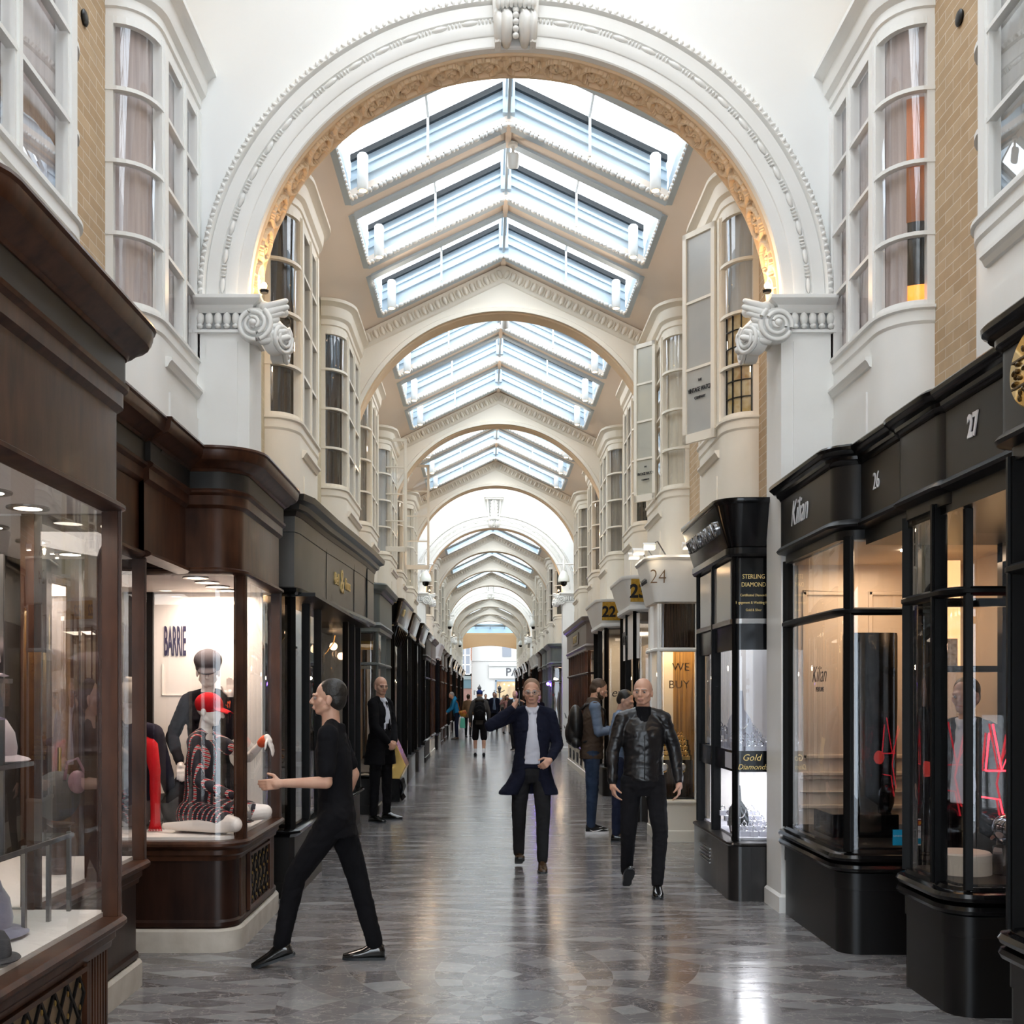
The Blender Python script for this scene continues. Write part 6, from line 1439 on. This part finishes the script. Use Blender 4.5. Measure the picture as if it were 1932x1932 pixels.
# man in leather jacket
person('walking bald man in black leather jacket and black roll neck', 1.31, 9.32, -2, 1.80,
    dict(legs=(((-.05, .12, -1), (.0, .50, -1), 4, -40), ((.10, -.10, -1), (-.06, -.04, -1), -6, 0)), lean=(.0, -.02), head=(-18, -2), arms=(((-.30, -.02, -1), (-.02, -.22, -1), (.15, -.15, -1), (1, .2, 0), .45), ((.34, .08, -1), (.10, -.30, -1), (0, -.2, -1), (-1, .2, 0), .45))),
    dict(top=(LEATH, 'jacket'), hem=-.02, roll_neck=BLKC, high_collar=0, zip=1, legs=BJEAN, shoes=BLSH, hair=(STB, 'stubble'), brows=HGR, leg_w=.98), vox=.0075)
# man with backpack
t, J = person('bearded man in brown gilet and denim sleeves looking down at his phone', 1.27, 13.45, 90, 1.86,
    dict(legs=(((-.03, .02, -1), (0, .02, -1), 6), ((.03, -.06, -1), (0, .05, -1), 14)), lean=(0, -.04), head=(0, 24), arms=(((-.16, -.14, -1), (.35, -.95, .12), (.3, -1, .2), (.3, 0, 1), .7), ((.16, -.14, -1), (-.35, -.95, .12), (-.3, -1, .2), (-.3, 0, 1), .7))),
    dict(top=(GIL, 'gilet'), hem=-.10, sleeves=DENS, legs=JEAN, shoes=CHAR, sole=TXTW, hair=(HBR, 'short'), beard=HBR, high_collar=1, brows=HBR), vox=.0085)
backpack('large black backpack worn by the bearded man in the gilet', t, J, M('black_nylon', (.010, .010, .011), .35, bmp=.3, bscale=12))
ph = thing('phone', 'dark phone in the hands of the bearded man in the gilet', 'phone', tuple(t.matrix_basis @ ((J['wr'][0]+J['wr'][1])/2+V3(0, -.10, .05))), PI/2)
MB().box((-.037, -.06, 0), (.037, .08, .009), Matrix.Rotation(-.5, 3, 'X')).build('body', BLACK, ph, world=False)
# his neighbour, mostly hidden
person('dark-haired man in washed denim jacket half hidden behind the leather jacket', 1.50, 12.72, 80, 1.72,
    dict(legs=(((-.03, .0, -1), (0, .03, -1), 5), ((.03, -.03, -1), (0, .03, -1), 10)), lean=(0, -.06), head=(-15, 22), arms=(((-.14, -.2, -1), (.3, -1, .0), (.2, -1, .1), (0, 0, 1), .6), ((.14, -.2, -1), (-.3, -1, 0), (-.2, -1, .1), (0, 0, 1), .6))),
    dict(top=(DENS, 'jacket'), hem=-.08, legs=cloth('dark_navy_jeans', (.018, .024, .05)), shoes=BLSH, hair=(HDK, 'short')), vox=.010)
# the guard
person('bald guard in long black suit coat and white collar standing with clasped hands', -1.40, 14.75, 62, 1.90,
    dict(legs=(((-.10, .0, -1), (-.03, .03, -1), -14), ((.10, 0, -1), (.03, .03, -1), 18)), lean=(0, .02), head=(-30, 3), arms=(((-.12, -.20, -1), (.52, -.42, -.75), (.7, -.35, -.5), (.2, 1, 0), .5), ((.12, -.20, -1), (-.52, -.42, -.75), (-.7, -.35, -.5), (-.2, 1, 0), .5))),
    dict(top=(BLKC, 'coat'), coat_low=-.26, flare=(.0, .0), shirt=WSH, shirt_low=.26, tie=BLKC, legs=BLKC, shoes=BLSH, hair=(STB, 'stubble'), brows=STB), vox=.0085)
# the person striding across in front
person('person in black short-sleeved top and trousers striding towards the hat shop window', -.93, 6.90, -90, 1.78,
    dict(legs=(((-.02, .30, -1), (.0, .26, -1), 0, 0), ((.02, -.66, -1), (0, -.22, -1), 0, 18)), lean=(0, -.06), head=(0, -4), arms=(((-.12, .42, -1), (.0, -.35, -1), (0, -.3, -1), (1, 0, 0), .4), ((.12, -.02, -1), (.0, -1, -.02), (0, -1, -.10), (-1, 0, 0), .3))),
    dict(top=(BLKC, 'tee'), hem=-.14, legs=BLKC, shoes=BLSH, hair=(HDK, 'short')), vox=.0075, skin=SKIN)
# man in blue cap, from behind
t, J = person('man in blue cap, hooded grey jacket and dark shorts walking away', -.19, 30.3, 180, 1.80,
    dict(legs=(((-.05, .12, -1), (0, .18, -1), 0, -15), ((.05, -.08, -1), (0, .05, -1), 0, 0)), head=(0, 6), arms=(((-.30, 0, -1), (-.02, -.2, -1)), ((.30, 0, -1), (.02, -.2, -1)))),
    dict(top=(cloth('grey_brown_jacket', (.075, .07, .068)), 'jacket'), hood=1, hem=-.10, legs=BLKC, shorts=1, shoes=CHAR, socks=TXTW, cap=(cloth('royal_blue_cap', (.02, .045, .20)), 'baseball')), vox=.014)
backpack('black backpack on the man in the blue cap', t, J, BLKC)
# blue jacket
BLU = cloth('bright_blue_jacket', (.02, .20, .38), (.015, .14, .28))
t, J = person('grey-haired man in bright blue jacket bending towards a shop window', -1.13, 42, -80, 1.80,
    dict(legs=(((-.04, .02, -1), (0, .02, -1), 0), ((.04, -.03, -1), (0, .03, -1), 5)), lean=(0, -.22), head=(0, 24), arms=(((-.1, -.3, -1), (0, -.8, -.7)), ((.1, -.3, -1), (0, -.8, -.7)))),
    dict(top=(BLU, 'jacket'), hood=1, hem=-.12, legs=cloth('dark_navy_jeans', (.018, .024, .05)), shoes=BRSH, hair=(HGR, 'short')), vox=.016)
b = thing('shoulder_bag', 'red, yellow and black patterned bag at the blue jacket wearer\'s hip', 'bag', (-.92, 41.85, .98)); g = MB(); g.poly([(-1.06, 41.75, 1.06), (-.98, 41.75, .88), (-.80, 41.75, .84), (-.74, 41.75, 1.0), (-.80, 41.75, 1.12)], (0, .12, 0)); g.tube([(-1.0, 41.8, 1.08), (-1.08, 41.85, 1.4), (-1.2, 41.9, 1.5)], .012, 6)
g.build('bag', M('patterned_bag', (.6, .35, .03), .6, var=(.35, .02, .02), scale=9), b, smooth=180)
far = [
 ('person in tan jacket carrying a mint green carrier bag', -.72, 44, 170, 1.70, cloth('tan_jacket', (.22, .13, .07)), 'jacket', CHAR, (HBR, 'short'), False),
 ('dark-suited man with pale blue shirt walking this way', .35, 50.5, 0, 1.80, NAVYW, 'coat', CHAR, (HDK, 'short'), False),
 ('woman in dusty pink coat with hand raised to her hair', .88, 48, 20, 1.68, cloth('dusty_pink_coat', (.42, .22, .20)), 'jacket', cloth('pale_trousers', (.5, .45, .42)), (HBR, 'long'), True),
 ('man in dark grey suit with white shirt behind the phone holder', .86, 33.5, -20, 1.80, CHAR, 'coat', CHAR, (HGR, 'stubble'), False),
 ('dark-haired person close to the grey shopfront, partly hidden by the overcoat', 1.62, 34.8, 30, 1.70, BLKC, 'jacket', CHAR, (HDK, 'short'), False),
 ('distant person in black beside the pale street building, nearest the cap wearer', -.05, 60, 10, 1.72, BLKC, 'jacket', CHAR, (HDK, 'short'), False),
 ('distant blonde person among the far crowd', .95, 62, -10, 1.66, cloth('beige_coat', (.28, .22, .16)), 'jacket', CHAR, (M('blond_hair', (.42, .30, .14), .6), 'long'), True),
 ('distant person in navy at the far end of the crowd', .55, 66, 15, 1.75, NAVYW, 'jacket', CHAR, (HBR, 'short'), False),
 ('distant person in grey hood beyond the blue cap', -.5, 64, 180, 1.75, cloth('grey_hoodie', (.14, .14, .15)), 'jacket', JEAN, (HBR, 'short'), False),
 ('far red-jacketed person near the street mouth', 1.3, 70, -170, 1.72, cloth('brick_red_jacket', (.28, .05, .03)), 'jacket', JEAN, (HDK, 'short'), False)]
for i, (lab, x, y, yaw, H, m, kind, lm, hr, fe) in enumerate(far):
    wear = dict(top=(m, kind), hem=-.14, legs=lm, shoes=BLSH, hair=hr)
    if kind == 'coat': wear.update(coat_low=-.12, flare=(0, 0), shirt=WSH if i != 1 else DENS)
    A = (((-.2, 0, -1), (.0, -.2, -1)), ((.2, 0, -1), (0, -.2, -1)))
    if 'raised' in lab: A = (((-.5, -.3, -.2), (.5, -.1, 1)), ((.2, 0, -1), (0, -.2, -1)))
    person(lab, x, y, yaw, H, dict(legs=(((-.04, .14, -1), (0, .22, -1), 0), ((.04, -.12, -1), (0, .02, -1), 0)), arms=A), wear, vox=.018, female=fe)
b = thing('carrier_bag', 'mint green carrier bag held by the person in the tan jacket', 'bag', (-.93, 43.9, .36)); g = MB(); g.poly([(-1.06, 43.85, .38), (-.84, 43.85, .36), (-.86, 43.85, .76), (-1.02, 43.85, .78)], (0, .1, 0)); g.build('bag', M('mint_green_plastic', (.12, .55, .38), .4), b, bevel=.02); g = MB(); g.tube([(-1.0, 43.9, .76), (-.94, 43.9, .92), (-.88, 43.9, .76)], .008, 5); g.build('handle', TXTW, b)
# woman inside the shop
person('brown-haired woman in dark jacket and white shirt smiling inside the perfume shop', 3.02, 7.0, -38, 1.76,
    dict(head=(-8, 0)), dict(top=(BLKC, 'coat'), coat_low=-.1, flare=(0, 0), shirt=WSH, legs=BLKC, shoes=BLSH, hair=(HBR, 'short'), brows=HBR), vox=.010, female=True, skin=SKIN)
# mannequins
m_, nt_, b_ = base_nt('beaded_black_knit'); co = coords(nt_); x_, y_, z_ = xyz(nt_, co)
st = ((x_*1.0+y_*1.6)/.075).frac(); on = (st-.5).abs().lt(.14); q_ = ((z_+x_*.3)/.026).frac(); red = q_.lt(.45); gap = (q_-.72).abs().lt(.09)
c_ = mixc(nt_, red, (.65, .55, .5), (.5, .015, .02)); c_ = mixc(nt_, gap, c_, (.012, .010, .018)); nt_.links.new(mixc(nt_, on, (.012, .010, .018), c_), b_.inputs['Base Color']); b_.inputs['Roughness'].default_value = .7
KNIT = m_; REDF = cloth('scarlet_felt', (.62, .012, .02), (.5, .01, .015), sc=12); ORW = M('orange_wristband', (.75, .10, .03), .7)
ZF = .745
person('seated white mannequin in red cap and beaded black knit dress', -1.98, 7.62, 78, 1.72,
    dict(pz=.13, legs=(((-.35, -.9, -.10), (.1, .95, -.06), 0), ((.35, -.95, -.02), (-.5, .8, -.10), 0)), feet=((0, .12, 0), (0, .1, 0)), lean=(0, -.10), head=(0, 8), arms=(((-.25, -.25, -1), (.35, -.85, -.42), (.2, -.8, -.6), (0, .3, -1), .2), ((.35, -.55, -.35), (-.35, -.65, .55), (.0, -.5, -1), (0, -.3, -1), .15))),
    dict(top=(KNIT, 'dress'), hem=-.14, short_sleeve=(0, 1), bare_feet=1, cap=(REDF, 'baseball'), cuffs=[(1, ORW)]), vox=.0075, z=ZF, name='mannequin', cat='mannequin', skin=MANQ, blank=True, female=True)
person('white mannequin behind, in grey baker boy cap, one hand raised', -2.03, 8.12, 6, 1.78,
    dict(pz=.38, legs=(((-.25, -.75, -.45), (.05, .5, -.8), 0), ((.25, -.75, -.45), (-.05, .5, -.8), 0)), lean=(0, 0), head=(4, 10), arms=(((-.4, -.1, -1), (.3, -.6, -.6), (.1, -.5, -.7), (0, 0, -1), .2), ((.10, -.55, -.8), (.02, -.15, 1), (.0, -.0, 1), (-.2, -1, 0), .05))),
    dict(top=(cloth('black_knit', (.012, .011, .016)), 'jacket'), hem=-.2, legs=BLKC, bare_feet=1, cap=(cloth('grey_wool_cap', (.11, .10, .11)), 'baker'), cuffs=[(1, ORW)]), vox=.0075, z=ZF, name='mannequin', cat='mannequin', skin=MANQ, blank=True, female=True)
t, J = person('white mannequin seen from behind in navy sweater and ribbed white beanie', -2.46, 7.72, 175, 1.80,
    dict(pz=.15, legs=(((-.4, -.9, .05), (.3, .9, -.2), 0), ((.4, -.9, .05), (-.3, .9, -.2), 0)), lean=(0, .04), head=(25, 0), arms=(((-.2, -.2, -1), (.1, -.6, -.6)), ((.2, -.2, -1), (-.1, -.6, -.6)))),
    dict(top=(cloth('navy_sweater', (.022, .018, .035)), 'sweater'), hem=-.02, legs=cloth('grey_flannel', (.12, .10, .10)), bare_feet=1, cap=(cloth('cream_rib_knit', (.62, .56, .50), (.5, .45, .4), sc=30), 'beanie')), vox=.0085, z=ZF, name='mannequin', cat='mannequin', skin=MANQ, blank=True)
sc = thing('scarf', 'long scarlet scarf hanging down the back of the beanie mannequin', 'scarf', (-2.27, 7.66, ZF))
g = MB(); rows = []
for z, x, y, w, d in ((1.36, -2.42, 7.74, .03, .03), (1.385, -2.36, 7.66, .045, .022), (1.33, -2.30, 7.60, .05, .018), (1.15, -2.25, 7.55, .040, .016), (1.0, -2.245, 7.54, .034, .016), (.9, -2.24, 7.53, .030, .016), (.8, -2.235, 7.51, .034, .016), (.762, -2.235, 7.50, .042, .018)):
    rows.append([(x+w*cos(a)+.006*sin(5*a+z*20), y+d*sin(a), z) for a in [2*PI*k/18 for k in range(18)]])
g.grid(rows, close_v=True, caps=True); g.build('scarf_body', REDF, sc, smooth=180)
g = MB()
for i in range(9): g.cap((-2.265+i*.009, 7.495, .768), (-2.27+i*.0105, 7.485, .750), .004, .003, 6)
g.build('fringe', REDF, sc, smooth=180)
# ================================================================ light, camera
for k in BIG[:2]:
    for s in (-1, 1): point('arch_uplight', W(s, 1.86, ARCHES[k]+.15, 4.85), 7, (1, .62, .30), .03)
for k in (1, 2, 3):
    for s in (-1, 1): point('arch_uplight', W(s, 1.86, ARCHES[k]+.18, 4.7), 5, (1, .62, .30), .03)
w = bpy.data.worlds.new('sky'); SC.world = w; w.use_nodes = True; nt = w.node_tree; bg = nt.nodes['Background']
tc = nt.nodes.new('ShaderNodeTexCoord'); n = nt.nodes.new('ShaderNodeTexNoise'); n.inputs['Scale'].default_value = 2.5; nt.links.new(tc.outputs['Generated'], n.inputs['Vector'])
r = nt.nodes.new('ShaderNodeValToRGB'); r.color_ramp.elements[0].position = .35; r.color_ramp.elements[0].color = (.76, .88, 1, 1); r.color_ramp.elements[1].position = .65; r.color_ramp.elements[1].color = (.95, .98, 1, 1)
nt.links.new(n.outputs[0], r.inputs[0]); nt.links.new(r.outputs[0], bg.inputs[0]); bg.inputs[1].default_value = 4.4
cam = bpy.data.cameras.new('camera'); co_ = bpy.data.objects.new('camera', cam); COL.objects.link(co_); co_.location = (0, 0, EYE); co_.rotation_euler = (PI/2, 0, 0)
cam.sensor_width = 36; cam.lens = F/1932*36; cam.shift_x = 48/1932; cam.shift_y = 346/1932; cam.clip_end = 300; cam.clip_start = .05
SC.camera = co_
SC.view_settings.view_transform = 'Standard'; SC.view_settings.look = 'None'; SC.view_settings.gamma = 1; SC.view_settings.exposure = .46; SC.view_settings.use_curve_mapping = False
c = SC.cycles; c.use_denoising = True; c.max_bounces = 7; c.diffuse_bounces = 5; c.glossy_bounces = 3; c.use_adaptive_sampling = True; c.adaptive_threshold = .09; c.adaptive_min_samples = 16; c.transmission_bounces = 4; c.transparent_max_bounces = 12; c.sample_clamp_indirect = 6; c.caustics_reflective = False; c.caustics_refractive = False; c.use_light_tree = True
try: c.denoiser = 'OPENIMAGEDENOISE'; c.denoising_prefilter = 'ACCURATE'
except Exception: pass
